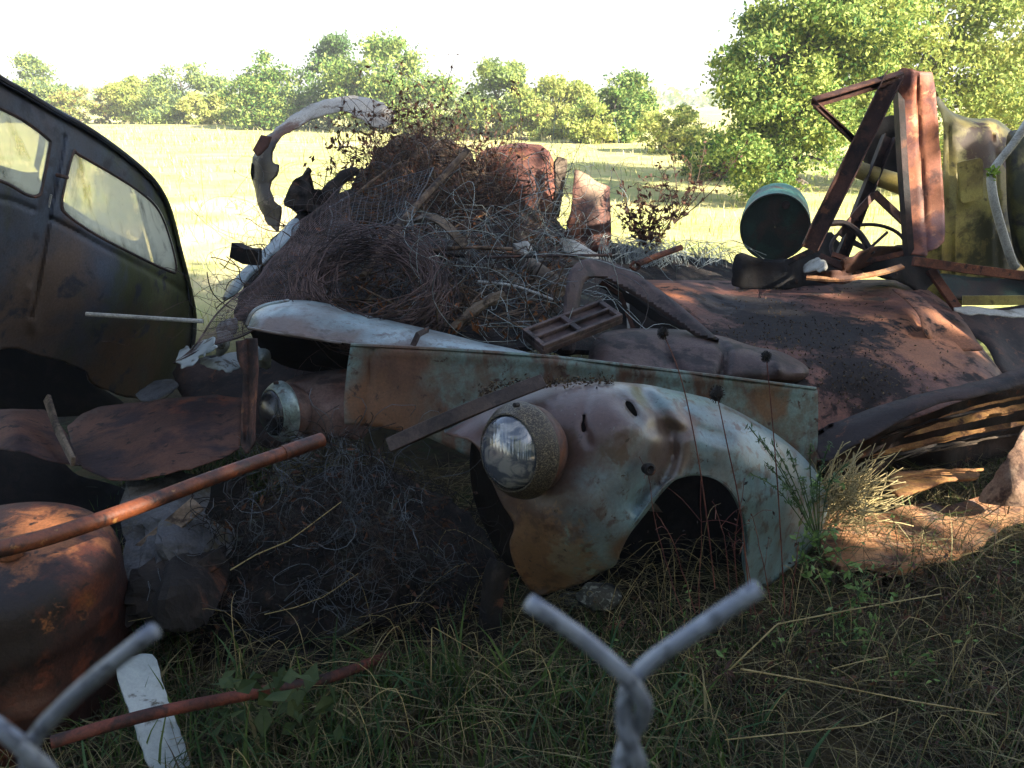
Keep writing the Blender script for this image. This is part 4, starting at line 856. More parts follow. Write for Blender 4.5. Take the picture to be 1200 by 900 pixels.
# welded mesh sheet draped down the left side of the heap
def gridmesh(name,label,corn,nu,nv,bulge,r,mat,seed,mask=None):
    c=[P(*q) for q in corn]; mb=MB()
    def pt(u,v):
        p=(c[0]*(1-u)+c[1]*u)*(1-v)+(c[3]*(1-u)+c[2]*u)*v
        return p+np.array([0,-bulge*math.sin(math.pi*u)*math.sin(math.pi*v),0])+.05*np.array([nz(p,4,seed),nz(p,4,seed+3),nz(p,4,seed+7)])
    G_=np.array([[pt(i/nu,j/nv) for j in range(nv+1)] for i in range(nu+1)])
    A=G_[:-1].reshape(-1,3);B=G_[1:].reshape(-1,3); mb.segs(A,B,r); A=G_[:,:-1].reshape(-1,3);B=G_[:,1:].reshape(-1,3); mb.segs(A,B,r)
    for e in (G_[0],G_[-1],G_[:,0],G_[:,-1]): mb.segs(e[:-1],e[1:],r*3)
    return tag(mb.build(name,mat,angle=0),label,'wire mesh')
gridmesh('wire_mesh','fine wire netting stretched from the heap down to a point by the sedan',[(208,414,2.85),(318,374,2.85),(432,300,3.4),(400,222,4.3)],44,38,.14,.0012,M_wirer,3)
gridmesh('wire_mesh','square welded mesh panel leaning under the long pole near the top of the heap',[(395,310,3.5),(478,275,3.6),(505,195,4.4),(390,240,4.3)],17,22,.1,.0013,M_wire,9)
# poles, hoops and boards on the heap
def single(name,mat,label,cat,fn,**kw):
    mb=MB(); fn(mb); return tag(mb.build(name,mat,**kw),label,cat)
single('long_pole',M_stick,'long straight grey brown pole running up the middle of the heap','pole',lambda m:m.tube(cr([P(425,325,3.3),P(470,262,3.75),P(512,215,4.15),P(548,176,4.4)],5),[.017]*15+[.015],8))
single('charred_log',M_char,'charred crooked branch rising right of the black wood chunk','log',lambda m:m.tube(cr([P(335,290,4.3),P(352,262,4.5),P(378,235,4.7),P(402,207,4.8),P(418,200,4.9)],4),np.linspace(.05,.028,17)+.006*rg.normal(size=17),9))
mb=MB(); 
sheet(mb,[(330,236),(346,207),(358,212),(368,235),(366,250),(344,248)],[(330,236,4.5),(346,207,4.55),(368,240,4.5)],step=2.5,smooth=False,rag=3,ragf=.2,dent=(.03,20))
tag(mb.build('charred_block',M_char,solid=.14,offset=-1),'black broken wood block inside the curved arch at the left of the heap','wood block')
single('charred_block',M_char,'small black block lying at the bottom left edge of the heap above the netting','wood block',lambda m:m.bar([P(276,293,4.0),P(290,300,3.95),P(305,301,3.95)],.075,.06))
mb=MB(); h_=cr([P(487,258,3.6),P(500,254,3.55),P(520,262,3.5),P(545,288,3.45)],5); mb.bar(h_,[.035]*8+[.04]*8,.012,up=(0,-.6,.8)); tag(mb.build('curved_slat',M_wood,bevel=.002),'curved grey slat lying in the wire near the middle of the heap','slat')
single('black_tube',M_dark,'thin straight black tube with a bolt end lying across the wire below the torn sheet','tube',lambda m:(m.tube([P(560,302,3.7),P(640,300,3.75),P(712,299,3.8)],.007,8),m.tube([P(712,299,3.8),P(717,299,3.8)],.012,8)))
single('rusty_bolt_rod',M_rust,'short rusty rod with an eye end lying above the arched window frame','rod',lambda m:(m.tube([P(748,309,3.9),P(770,300,4.0),P(798,290,4.1)],.016,8),m.tube(cr([P(738,312,3.88),P(744,307,3.88),P(750,311,3.88),P(745,316,3.88),P(738,312,3.88)],4),.008,6)))
for lb,a,b_,r_ in (('blunt brown timber end pointing at the viewer left of the arched window frame',(600,300,4.2),(655,338,3.6),.045),('second brown timber just under the blunt timber end beside the window frame',(585,322,4.0),(622,352,3.6),.035)):
    single('timber',M_wood,lb,'timber',lambda m:m.tube(cr([P(*a),(P(*a)+P(*b_))/2+[0,0,.01],P(*b_)],3),r_,10))
# pale splintered boards by the torn sheet
for lb,o in (('small pale green painted board under the torn upright rust sheet',[(655,278),(672,280),(702,298),(700,306),(672,300),(660,292)]),('pale splinter of board left of the arched window frame',[(600,285),(618,282),(626,290),(612,300)])):
    mb=MB(); sheet(mb,o,[(o[0][0],o[0][1],4.2),(o[2][0],o[2][1],4.1),(o[3][0],o[3][1],4.05)],step=3,smooth=False,rag=2,ragf=.2); tag(mb.build('broken_board',M_gnull,solid=.012),lb,'board')
# white rubbish by the sedan
for i,(lb,o) in enumerate((('white and yellow plastic sheet scrap at the left tip of the netting',[(203,417),(215,408),(230,402),(248,394),(254,406),(240,415),(222,428),(212,426)]),('white plastic scrap under the netting right of the yellowish one',[(254,392),(268,385),(274,398),(262,418),(250,408)]),('flat white plastic scrap lowest in the rubbish beside the iron post',[(232,424),(262,414),(282,416),(284,430),(262,436),(242,432)]),('pale blue white scrap half hidden in the netting',[(252,382),(268,372),(280,376),(276,392),(258,390)]),('pale concrete lump seen through wires right of the iron post',[(300,408),(316,404),(320,428),(304,434)]))):
    mb=MB(); cx=sum(p[0] for p in o)/len(o); cy=sum(p[1] for p in o)/len(o); yy=[2.95,3.0,2.9,3.15,3.0][i]
    sheet(mb,o,[(o[0][0],o[0][1],yy),(o[2][0],o[2][1],yy+.06),(o[3][0],o[3][1],yy-.02),(cx,cy,yy-.07)],step=2.4,rag=4,ragf=.16,dent=(.05,18),seed=i*3.)
    tag(mb.build('plastic_scrap' if i<4 else 'concrete_lump',M_white,solid=.003),lb,'plastic scrap' if i<4 else 'concrete lump')
# dark junk behind the iron post, below the rounded fender
mb=MB(); sheet(mb,[(200,430),(300,415),(420,425),(430,500),(340,520),(230,480)],[(200,430,3.3),(420,425,3.2),(430,500,3.1),(230,480,3.0)],step=8,dent=(.09,7),seed=8,rag=6); tag(mb.build('dark_sheet',M_dark,solid=.004),'dark crumpled sheet in the shadow behind the small dark headlight','metal sheet')
mb=MB(); sheet(mb,[(160,462),(180,448),(205,444),(210,452),(190,466),(168,470)],[(160,462,3.1),(205,444,3.2),(168,470,3.0)],step=3,rag=2,dent=(.02,15)); tag(mb.build('sheet_offcut',M_grey,solid=.003),'small grey metal offcut on the ground below the sedan','metal offcut')
# ================================================================== torn arch, drum, rust sheet on the heap
te=[(303,250),(296,215),(298,180),(314,158),(345,133),(375,118),(405,112),(430,114),(452,122),(462,134)]
outer=te; inner=[(458,145),(446,150),(432,146),(424,140),(405,131),(388,133),(365,139),(345,152),(330,160),(322,172),(318,190),(327,193),(325,205),(316,216),(322,235),(330,245),(327,262),(325,272),(318,265)]
mb=MB(); sheet(mb,[(310,258)]+outer[1:]+inner,[(310,258,5.35),(297,200,5.4),(345,133,5.5),(405,112,5.55),(460,135,5.5),(405,131,5.42),(322,180,5.32),(325,265,5.25)],step=2.2,roll=(10,.08,te),rag=1.6,ragf=.16,dent=(.03,7),seed=3)
ar=mb.build('fender_arch',M_arch,solid=.005)
tag(ar,'curved torn fender arch standing up at the left of the heap, its top white','car fender'); 

mb=MB(); sheet(mb,[(296,176),(306,158),(318,160),(314,172),(302,184)],[(296,176,5.3),(306,158,5.32),(314,172,5.3)],step=2,smooth=False); mb.build('bent_tab',M_beam,ar,solid=.012)
c=P(612,262,5.35); c[2]-=.25; hh=P(612,170,5.35)[2]-c[2]
RD=thing('red_drum','rusty red steel drum standing on top of the heap, sunlit on its right side','drum',c)
mb=MB(); mb.lathe(c,(-.1,0,1),[(0,.15),(.05,.2),(hh*.3,.245),(hh*.5,.262),(hh*.7,.262),(hh*.85,.25),(hh*.93,.23),(hh*.98,.19),(hh,.13),(hh*1.005,.001)],48,rag=.02); mb.build('drum_body',M_red,RD)
mb=MB(); sheet(mb,[(648,254),(652,215),(650,190),(655,183),(666,185),(664,200),(660,228),(655,256)],[(648,254,5.0),(655,183,5.05),(666,185,5.08)],step=2.5,smooth=False,rag=2,ragf=.2); tag(mb.build('weathered_stake',M_wood,solid=.02),'pale splintered stake upright between the red drum and the torn rust sheet','stake')
mb=MB(); te=[(674,198),(690,205),(702,214),(715,219)]
sheet(mb,[(672,214),(674,198),(690,205),(702,214),(715,219),(716,250),(717,288),(708,294),(690,296),(668,288),(661,276),(664,262),(670,240)],[(672,214,4.95),(674,198,5.0),(715,219,5.1),(717,288,4.95),(690,250,4.86),(664,276,4.85)],step=3,smooth=False,rag=1.5,ragf=.18,dent=(.02,6),grooves=[([(673,210),(690,222),(712,240)],6,.012)])
tag(mb.build('rust_sheet',M_board2,solid=.004),'torn red rust sheet standing upright right of the splintered stake','metal sheet')
mb=MB(); sheet(mb,[(262,350),(268,335),(285,315),(305,296),(325,275),(345,255),(352,262),(335,285),(312,306),(292,326),(276,345)],[(262,350,3.9),(300,305,4.1),(350,258,4.3),(292,326,3.95)],step=2.5,rag=3,ragf=.15,dent=(.04,12)); tag(mb.build('torn_trim',M_hood,solid=.004),'torn pale turquoise strip edging the left slope of the heap','metal strip')
for i_,(a_,b_,r_,lb) in enumerate((((372,300,3.5),(545,300,3.6),.010,'dark horizontal stick across the middle of the heap'),((470,300,3.45),(600,292,3.6),.009,'grey stick lying level below the curved grey slat'),((530,388,3.1),(590,345,3.2),.022,'mossy split wood piece low on the heap above the turquoise fender'),((560,330,3.5),(650,352,3.4),.006,'pale straight rod crossing the wires left of the window frame'),((395,250,4.2),(470,190,4.5),.008,'thin dark stick parallel to and left of the long pole'))):
    mb=MB(); A_=P(*a_);B_=P(*b_); mb.tube(cr([A_,(A_+B_)/2+[0,0,.02],B_],4),[r_*(1+.2*math.sin(k*2.3)) for k in range(9)],7); tag(mb.build('stick',[M_char,M_stick,M_wood,M_rod,M_stick][i_]),lb,'stick')
# brush, vines and dead leaves on the heap
mb=MB(); q_=rpts(520,[(415,235),(430,155),(455,128),(500,130),(540,165),(580,195),(610,240),(560,260),(440,260)],rg); S=hp(q_[:,0],q_[:,1],.02); C=tangle(S,.03,16,.2,rg,-.05,(1,.6,1)); mb.wires(C,.0016,0)
T=C[:,6:,:].reshape(-1,3); T=T[rg.uniform(size=len(T))<.4]; leaves(mb,T,.017,rg,mi=1,nm=1)
q_=rpts(500,poly,rg); S=hp(q_[:,0],q_[:,1],.12)+rg.normal(0,.03,(500,3)); leaves(mb,S,.026,rg,mi=3,nm=1,flat=.35)
q_=rpts(260,poly,rg); S=hp(q_[:,0],q_[:,1],.1); C=tangle(S,.03,10,.12,rg,.0,(1,.5,.7)); mb.wires(C,.003,2)
q_=rpts(150,poly,rg); S=hp(q_[:,0],q_[:,1],.16); D_=rg.normal(size=(150,3))*[1,.3,.6]; D_/=np.linalg.norm(D_,axis=1)[:,None]
for a_,d_ in zip(S,D_):
    l_=rg.uniform(.05,.22); mb.tube(cr([a_-d_*l_,a_+rg.normal(0,.01,3),a_+d_*l_],2),[.002,.004,.005,.003,.0015],5,mi=2)
tag(mb.build('dead_vines',[M_stick,M_oleaf,M_stick,M_bleaf],smooth=False),'dry brown vines and dead leaves matted over the top of the heap','vines',kind='stuff')
# dry seed-head bush and tall thin stems
def stems(name,label,cat,items,mats,leafn=0,ls=.02,seed=0,rad=.002,group=None,fork=0,lm=1):
    rg3=np.random.default_rng(seed); mb=MB()
    for pts in items:
        p=cr([P(*a) for a in pts],6); p=p+np.cumsum(rg3.normal(0,.0015,p.shape),0); mb.tube(p,np.linspace(rad,rad*.5,len(p)),5)
        for j in range(fork):
            i=rg3.integers(len(p)//3,len(p)-1); d=rg3.normal(size=3)*.05; d[2]=abs(d[2]); e=cr([p[i],p[i]+d*.5+[0,0,.01],p[i]+d],3); mb.tube(e,rad*.5,4)
            if leafn: leaves(mb,e[-2:]+rg3.normal(0,.01,(2,3)),ls,rg3,mi=lm,nm=1,flat=.45)
        if leafn:
            ii=rg3.integers(len(p)//3,len(p),leafn); leaves(mb,p[ii]+rg3.normal(0,ls*.8,(leafn,3)),ls,rg3,mi=lm,nm=1,flat=.5)
    return tag(mb.build(name,mats,smooth=False),label,cat,group)
M_redst=patina('red_stem','#6d3a34',[dict(c='#8a5a4a',s=20,t=.52)],rough=.7,bump=.1)
M_wleaf=leafmat('weed_leaf','#6a8a4c','#98b472',20,.3); M_grn=leafmat('fuzzy_green','#4a6142','#6d8560',20,.2)
its=[[(765,300,4.9),(755+dx*.4,270,4.9),(755+dx,250-abs(dx)*.2+dy,4.95)] for dx,dy in ((-20,0),(-32,12),(0,-20),(12,-8),(30,-12),(45,0),(-8,-35),(22,-45),(60,-22),(-28,-28))]
stems('dry_shrub','brown dry shrub with withered leaves right of the torn rust sheet','shrub',its,[M_stick,M_oleaf],26,.022,3,.004,fork=9)
its=[[(790,262,6.5),(800+dx*.5,225,6.5),(800+dx,190+dy,6.6)] for dx,dy in ((-30,5),(-50,25),(10,0),(40,12),(65,-10),(-12,-12),(25,-20))]
stems('dry_shrub','leafless thorny brown shrub at the edge of the meadow shadow','shrub',its,[M_stick,M_oleaf],8,.02,4,.005,fork=10)
its=[[(395+i*13,240,5.0),(392+i*13,200,5.0),(388+i*14,165-(i%3)*16,5.05)] for i in range(8)]
stems('dead_stalks','thin bare stalks standing inside the curved fender arch','stalks',its,[M_stick,M_oleaf],14,.022,6,.002,fork=5)
for k_,(pts,lb) in enumerate((([(420,232,4.9),(408,170,4.9),(400,112,4.9)],'single thin stalk rising through the curved fender arch'),([(612,200,4.9),(610,130,4.9),(600,95,5.0)],'thin stalk standing in front of the round tree left of the red drum top'),([(520,180,4.9),(516,130,5),(530,80,5.05),(534,60,5.1)],'tallest wispy stalk rising from the peak of the heap into the sky'),([(650,260,4.6),(668,235,4.6),(640,185,4.7),(600,168,4.8),(570,175,4.8)],'thorny stem arching over the red drum'))):
    stems('dead_stalk',lb,'stalk',[pts],[M_stick,M_oleaf],9,.016,8+k_,.0025,fork=4)
its=[[(375,312,5.2),(x+3,270,5.2),(x+rg.uniform(-12,12),240+rg.uniform(-12,20),5.2)] for x in (345,352,372,388,398,410,425)]
stems('dead_stalks','pale dry stalks in the sunlight under the curved fender arch','stalks',its,[M_straw,M_straw],8,.02,9,.002,fork=4)
# ================================================================== truck wreck at right
b0=P(1080,330,4.6); b0[2]=.2
TK=thing('truck_wreck','olive yellow truck cab wreck at the right edge behind an upright rust red channel','truck',b0)
# upright channel board
mb=MB()
sheet(mb,[(1050,84),(1057,79),(1068,80),(1074,83),(1092,84),(1097,110),(1103,190),(1108,270),(1107,284),(1098,291),(1088,294),(1086,300),(1066,298),(1064,270),(1059,200),(1054,130)],[(1050,84,4.25),(1073,84,4.19),(1094,84,4.24),(1066,298,4.1),(1086,300,4.02),(1108,284,4.08)],smooth=False,step=3,grooves=[([(1073,84),(1079,190),(1087,298)],2.5,.010)],dent=(.012,6),rag=.8,ragf=.2)
mb.build('rusty_channel',M_board,TK,solid=.004)
mb=MB(); mb.bar([P(1052,95,4.27),P(1058,200,4.22),P(1065,300,4.12)],.03,.06); mb.build('channel_edge',M_dark,TK)
# cab back panel
mb=MB(); te=[(1092,108),(1102,116),(1112,128),(1128,136),(1146,139),(1160,138),(1172,142),(1185,152),(1196,158),(1215,162),(1260,170)]
CB=[(1092,108,4.9),(1110,200,4.8),(1105,345,4.7),(1160,138,4.95),(1160,240,4.75),(1160,345,4.65),(1250,160,5.2),(1250,345,4.9),(1180,250,4.78)]
sheet(mb,te+[(1270,356),(1200,357),(1112,357),(1088,345),(1080,300),(1086,250),(1092,180)],CB,step=4,holes=[[(1096,122),(1102,130),(1106,145),(1106,175),(1103,205),(1098,205),(1095,160)]],roll=(14,.16,te),grooves=[([(1108,130),(1113,180),(1114,345)],2.5,.02),([(1103,205),(1104,345)],2,-.015),([(1162,150),(1168,200),(1170,345)],2.2,.02),([(1118,150),(1120,345)],1.6,-.008)],dent=(.010,2.5),dent2=(.002,12),seed=3)
mb.build('cab_panel',M_truck,TK,solid=.004)
mb=MB(); sheet(mb,[(1124,190),(1148,185),(1152,188),(1152,232),(1130,238),(1126,236)],[(1124,190,4.70),(1150,186,4.69),(1152,232,4.67),(1127,237,4.68)],smooth=False,step=3); mb.build('patch_plate',M_truck,TK,solid=.03,bevel=.003)
mb=MB(); sheet(mb,[(1178,160),(1190,152),(1215,155),(1250,170),(1250,330),(1215,325),(1192,300),(1182,250),(1176,200)],[(1178,160,4.75),(1250,170,4.6),(1250,330,4.4),(1192,300,4.55),(1182,230,4.62)],step=4,roll=(14,.12),dent=(.03,5)); mb.build('rear_fender',patina('mossy_dark_olive','#44452c',[dict(c='#6d6a38',s=5,t=.52,w=.1),dict(c='#2a2620',s=8,t=.55)],rough=.6,bump=.2),TK,solid=.004)
mb=MB(); mb.tube(cr([P(1212,130,4.3),P(1190,165,4.28),P(1164,200,4.25),P(1163,225,4.22),P(1172,262,4.2),P(1186,306,4.18),P(1192,314,4.17)],5),.023,10,flat=.8); mb.build('bent_tube',M_gnull,TK)
def tb(name,mat,pts,w_,t_,up=(0,-1,.2),bev=.002):
    mb=MB(); mb.bar([P(*p) for p in pts],w_,t_,up=up); return mb.build(name,mat,TK,bevel=bev)
def ch(name,mat,a,b_,w_,d_=.03,up=(0,-1,.2)):
    mb=MB(); mb.channel(P(*a),P(*b_),w_,.006,up=up,d=d_); return mb.build(name,mat,TK,smooth=False)
ch('diagonal_beam',M_beam,(1047,90,4.18),(948,292,4.0),.085,.05,up=(-.35,-1,.1))
ch('diagonal_beam',M_dark,(1040,160,4.5),(985,300,4.35),.06,.04)
ch('top_strut',M_beam,(952,119,4.1),(1054,88,4.2),.04,.03,up=(0,-1,-.5))
ch('side_strut',M_beam,(955,123,4.1),(1003,168,4.15),.026,.02)
mb=MB(); mb.tube([P(998,197,4.5),P(1004,198,4.5),P(1006,199,4.5),P(1034,209,4.45),P(1064,219,4.4)],[.035,.042,.044,.048,.052],16); mb.build('axle_tube',M_truck,TK)
mb=MB(); sheet(mb,[(1018,150),(1056,140),(1062,225),(1050,215),(1024,200),(1016,180)],[(1018,150,4.7),(1056,140,4.72),(1058,215,4.7)],step=5,rag=2,dent=(.03,8)); mb.build('dark_infill',M_black,TK,solid=.05)  # black plate fills the dark gap among the truck beams
tb('cross_brace',M_beam,[(1024,228,4.35),(1004,250,4.32),(984,276,4.3)],.036,.02)
tb('cross_brace',M_beam,[(1024,226,4.38),(1045,246,4.35),(1064,264,4.3)],.04,.02)
tb('lower_rail',M_rust,[(1070,306,4.0),(1140,316,3.98),(1215,325,4.0)],.045,.03)
tb('lower_rail',M_truck,[(1128,352,4.25),(1180,352,4.2),(1230,351,4.2)],.05,.02)
tb('door_sill',M_rust,[(1090,316,4.05),(1104,336,4.0),(1122,362,3.95)],.04,.03)
mb=MB(); sheet(mb,[(1100,322),(1150,326),(1230,330),(1230,350),(1180,352),(1118,350)],[(1100,322,4.6),(1230,330,4.6),(1118,350,4.5)],step=5,dent=(.03,6)); mb.build('cab_floor',M_green,TK,solid=.004)
mb=MB(); sheet(mb,[(1085,345),(1110,362),(1160,362),(1230,360),(1240,440),(1180,440),(1150,400),(1110,380)],[(1085,345,4.3),(1230,360,4.4),(1230,440,3.9),(1150,400,4.0)],step=8,dent=(.05,6)); mb.build('underframe_shade',M_dark,TK,solid=.004)  # dark sheet paints the shadows in the gap below the cab
mb=MB(); sheet(mb,[(1114,361),(1140,359),(1175,363),(1215,360),(1215,370),(1180,371),(1150,368),(1132,368)],[(1114,361,3.75),(1215,360,3.85),(1150,368,3.7)],step=2.5,rag=2,ragf=.2,dent=(.02,14)); tag(mb.build('torn_sheet',M_gnull,solid=.004),'narrow pale torn metal strip below the truck cab beside the purple roof','metal strip')
# steering wheel and hub
mb=MB()
def ell(cx,cy,rx,ry,y,a0,a1,n=26,tilt=0.,yd=0.):
    A=np.linspace(a0,a1,n); return [P(cx+rx*math.cos(a)*math.cos(tilt)-ry*math.sin(a)*math.sin(tilt),cy-ry*math.sin(a)*math.cos(tilt)-rx*math.cos(a)*math.sin(tilt),y+yd*math.sin(a)) for a in A]
mb.tube(ell(1018,290,44,27,4.45,-.2,math.pi+.4,yd=.1),.010,8); mb.tube([P(1018,292,4.45),P(1040,272,4.5)],.008,6); mb.tube([P(1018,292,4.45),P(990,276,4.5)],.008,6); mb.tube([P(1018,292,4.45),P(1018,310,4.4)],.016,8)
tag(mb.build('steering_wheel',M_dark),'thin dark steering wheel rim seen against the grass beneath the truck beams','steering wheel')
mb=MB(); mb.tube(cr([P(972,262,4.3),P(990,262,4.3),P(1008,275,4.25),P(1022,298,4.2)],5),.017,8);  tag(mb.build('bent_hose',M_dark),'thick dark bent hose crossing in front of the steering wheel','hose')
rg4=np.random.default_rng(3)
for i,(lb,o,yy,mt,tk) in enumerate((('dark scrap plate under the left end of the diagonal truck beam',[(864,296),(900,304),(945,296),(972,272),(985,288),(990,322),(960,338),(870,338),(856,322)],4.35,M_black,.01),
  ('flat reddish rust plate lying on top of the purple roof below the truck beams',[(942,322),(975,318),(1005,320),(1030,314),(1058,310),(1064,292),(1020,290),(985,308),(1000,330),(960,331)],4.2,M_sheet,.006),
  ('dark scrap plate between the steering wheel and the upright channel',[(1000,300),(1030,292),(1066,288),(1080,296),(1100,322),(1088,345),(1060,332),(1010,318)],4.3,M_black,.01),
  ('small round pale metal lid beside the roof under the diagonal beam',[(942,318),(946,306),(955,302),(966,306),(968,318)],4.15,M_gnull,.004))):
    mb=MB(); cx=np.mean([p[0] for p in o]); cy=np.mean([p[1] for p in o]); sheet(mb,o,[(o[0][0],o[0][1],yy),(o[2][0],o[2][1],yy+.1),(o[-2][0],o[-2][1],yy-.1),(cx,cy,yy-.06)],step=3,rag=3,ragf=.12,dent=(.06,8),seed=i*2.+1)
    tag(mb.build('scrap_plate' if i<3 else 'metal_lid',mt,solid=tk),lb,'metal plate' if i<3 else 'lid')
single('rust_strip',M_slab,'slim sunlit rust strip lying on the purple roof under the truck beams','metal strip',lambda m:m.bar(cr([P(945,325,4.05),P(985,327,4.0),P(1030,320,4.0),P(1058,312,4.02)],4),.03,.012,up=(0,-.4,1)))
for k_,(a_,b_,c_,r_,lb) in enumerate((((866,335,4.3),(905,316,4.3),(955,292,4.25),.014,'dark bent bar rising to the right under the green barrel'),((870,300,4.4),(900,322,4.3),(935,330,4.25),.012,'dark bent bar sloping down to the right under the green barrel'),((975,298,4.25),(1010,306,4.2),(1062,296,4.15),.012,'thin rusty bar lying level below the steering wheel'),((1000,285,4.35),(1030,300,4.3),(1050,322,4.2),.010,'dark rod slanting across the scrap below the steering wheel'),((960,300,4.3),(985,312,4.25),(1010,322,4.2),.016,'short thick dark bar beside the pale round lid'))):
    mb=MB(); mb.bar(cr([P(*a_),P(*b_),P(*c_)],5),r_*2.2,r_,up=(0,-1,.5)); tag(mb.build('scrap_bar',[M_dark,M_beam,M_rust,M_dark,M_beam][k_],bevel=.001),lb,'metal bar')
# green barrel
c=P(908,266,5.5)
GB=thing('green_barrel','dark green barrel lying on its side with teal rim, left of the truck beams','barrel',(c[0],c[1],c[2]-.25))
axd=(-.30,-.95,-.02); mb=MB(); mb.lathe(c,axd,[(-.6,.222),(-.5,.222),(-.48,.229),(-.46,.222),(-.22,.222),(-.2,.229),(-.18,.222),(.0,.222),(.02,.226),(.03,.224)],48,rag=.004); mb.build('barrel_side',M_teal,GB)
mb=MB(); mb.lathe(c,axd,[(.03,.224),(.032,.217),(.012,.212),(.008,.15),(.01,.001)],48,rag=.004); mb.build('barrel_lid',M_green,GB)
mb=MB(); mb.lathe(c+np.array([.05,-.02,.15]),axd,[(.02,.028),(.028,.028),(.028,.001)],14); mb.build('bung_cap',M_dark,GB)
# ================================================================== right foreground wreckage
mb=MB(); te=[(953,512),(985,490),(1040,472),(1100,455),(1160,443),(1200,431),(1260,418)]
sheet(mb,te+[(1260,440),(1200,452),(1150,463),(1110,470),(1080,480),(1040,500),(1000,520),(965,540)],[(953,512,2.62),(1040,472,2.62),(1200,431,2.72),(1260,418,2.8),(1200,452,2.66),(1080,480,2.55),(970,538,2.5)],step=3.5,roll=(12,.09,te),rag=2,ragf=.1,dent=(.02,8),seed=3)
eb=mb.build('crushed_fender',M_dark,solid=.004); tag(eb,'long dark curved fender edge sweeping up to the right photo edge over splintered wood','car fender')
mb=MB(); sheet(mb,[(960,525),(1040,490),(1110,468),(1200,450),(1260,440),(1260,500),(1160,545),(1100,580),(1020,590),(975,570)],[(960,525,2.9),(1110,468,3.0),(1260,440,3.1),(1260,500,3.3),(1100,580,3.1),(1020,560,3.05)],step=7,dent=(.06,6),rag=4,seed=6); mb.build('inner_liner',M_dark,eb,solid=.005)
rgs=np.random.default_rng(12)
sp=[((1060,512,2.72),(1215,474,2.85),.030,'widest splintered board under the curved dark fender edge'),((1020,534,2.7),(1215,494,2.78),.022,'long splintered board lying second under the dark fender edge'),((1100,490,2.8),(1215,464,2.86),.012,'thin lath tight under the dark fender edge at the right'),((1000,548,2.75),(1180,503,2.9),.020,'lower splintered board running behind the straw stalks'),((1060,560,2.6),(1152,551,2.62),.012,'short orange stick lying over the gap of green grass'),((1030,512,2.8),(1160,480,2.9),.010,'dark thin lath just above the widest splintered board'),((1090,530,2.68),(1212,508,2.7),.010,'slim pale lath crossing under the second splintered board'),((1050,540,2.66),(1130,518,2.7),.008,'short slim lath behind the tips of the straw stalks')]
for (a,b_,wd,lb) in sp:
    mb=MB(); A_=P(*a); B_=P(*b_); n_=17; t_=np.linspace(0,1,n_)[:,None]; pts=A_*(1-t_)+B_*t_; pts[:,2]+=.012*np.sin(t_[:,0]*3)+rgs.normal(0,.0015,n_)
    wv=wd*(.75+.5*np.array([mnoise.noise((q*9,wd*100,0)) for q in t_[:,0]])); wv[0]*=.08; wv[1]*=.45; wv[2]*=.8
    mb.bar(pts,wv,.009,up=(0,-.8,.6))
    for k_ in range(3):
        i0=rgs.integers(0,9); mb.bar(pts[i0:i0+6]+np.array([0,-.008,wd*rgs.uniform(-.7,.7)]),np.linspace(.001,.005,6),.004,up=(0,-1,.3))
    tag(mb.build('splintered_board',[M_owood,M_owood,M_owood,M_char,M_owood,M_char,M_wood,M_wood][sp.index((a,b_,wd,lb))],smooth=False),lb,'wood splinter')
mb=MB(); sheet(mb,[(958,602),(1000,596),(1035,602),(1060,592),(1090,588),(1110,594),(1140,585),(1180,572),(1230,560),(1230,598),(1180,612),(1150,636),(1120,650),(1085,655),(1060,668),(1030,664),(1010,660),(985,664),(965,650)],[(958,602,2.62),(1060,592,2.68),(1230,560,2.85),(1230,598,2.62),(1060,665,2.27),(965,650,2.35)],step=3.5,smooth=False,rag=1.5,ragf=.2,dent=(.006,6),dent2=(.004,30),seed=7)
tag(mb.build('rusted_plank',M_slab,solid=.02),'orange rusted flat plank on the ground at right in dappled light','plank')
mb=MB(); sheet(mb,[(1230,470),(1203,498),(1180,534),(1162,562),(1150,590),(1230,580)],[(1230,470,2.7),(1160,558,2.6),(1230,590,2.55),(1190,570,2.5)],step=4,rag=2.5,ragf=.12,dent=(.006,8),dent2=(.006,30),seed=9)
tag(mb.build('concrete_slab',patina('pale_pitted_slab','#96745e',[dict(c='#b3937a',s=6,t=.5),dict(c='#5e463c',s=12,t=.57)],rough=.95,bump=.7),solid=.04),'pale pitted slab leaning at the right photo edge above the plank','slab')
mb=MB(); sheet(mb,[(1025,680),(1040,665),(1075,655),(1100,645),(1120,640),(1085,672),(1060,690)],[(1025,680,2.35),(1100,645,2.4),(1060,690,2.3)],step=3,rag=3,dent=(.02,14)); tag(mb.build('rusted_flake',M_slab,solid=.008),'small rust flake leaning on the ground below the plank','metal flake')
mb=MB(); sheet(mb,[(1040,560),(1055,552),(1100,548),(1148,554),(1146,560),(1110,562),(1080,572),(1050,578)],[(1040,560,2.6),(1148,556,2.7),(1050,578,2.5)],step=3,rag=2,dent=(.02,12)); tag(mb.build('wood_chip',M_owood,solid=.01),'jagged orange wood chip beside the straw stalks','wood chip')
# dry straw stalks
rg5=np.random.default_rng(8); mb=MB(); 
for i in range(230):
    s=P(rg5.uniform(955,1010),rg5.uniform(560,622),rg5.uniform(2.25,2.5)); ang=rg5.normal(.5,.5); l=rg5.uniform(.04,.22); e=s+np.array([math.cos(ang)*l,rg5.uniform(-.02,.18),math.sin(ang)*l*.8]); m=(s+e)/2+rg5.normal(0,.012,3)
    mb.tube(cr([s,m,e],2),rg5.uniform(.0009,.0022),5)
tag(mb.build('straw_stalks',M_straw,angle=0),'bundle of broken tan straw stalks sticking up beside the fender tail','straw',kind='stuff')
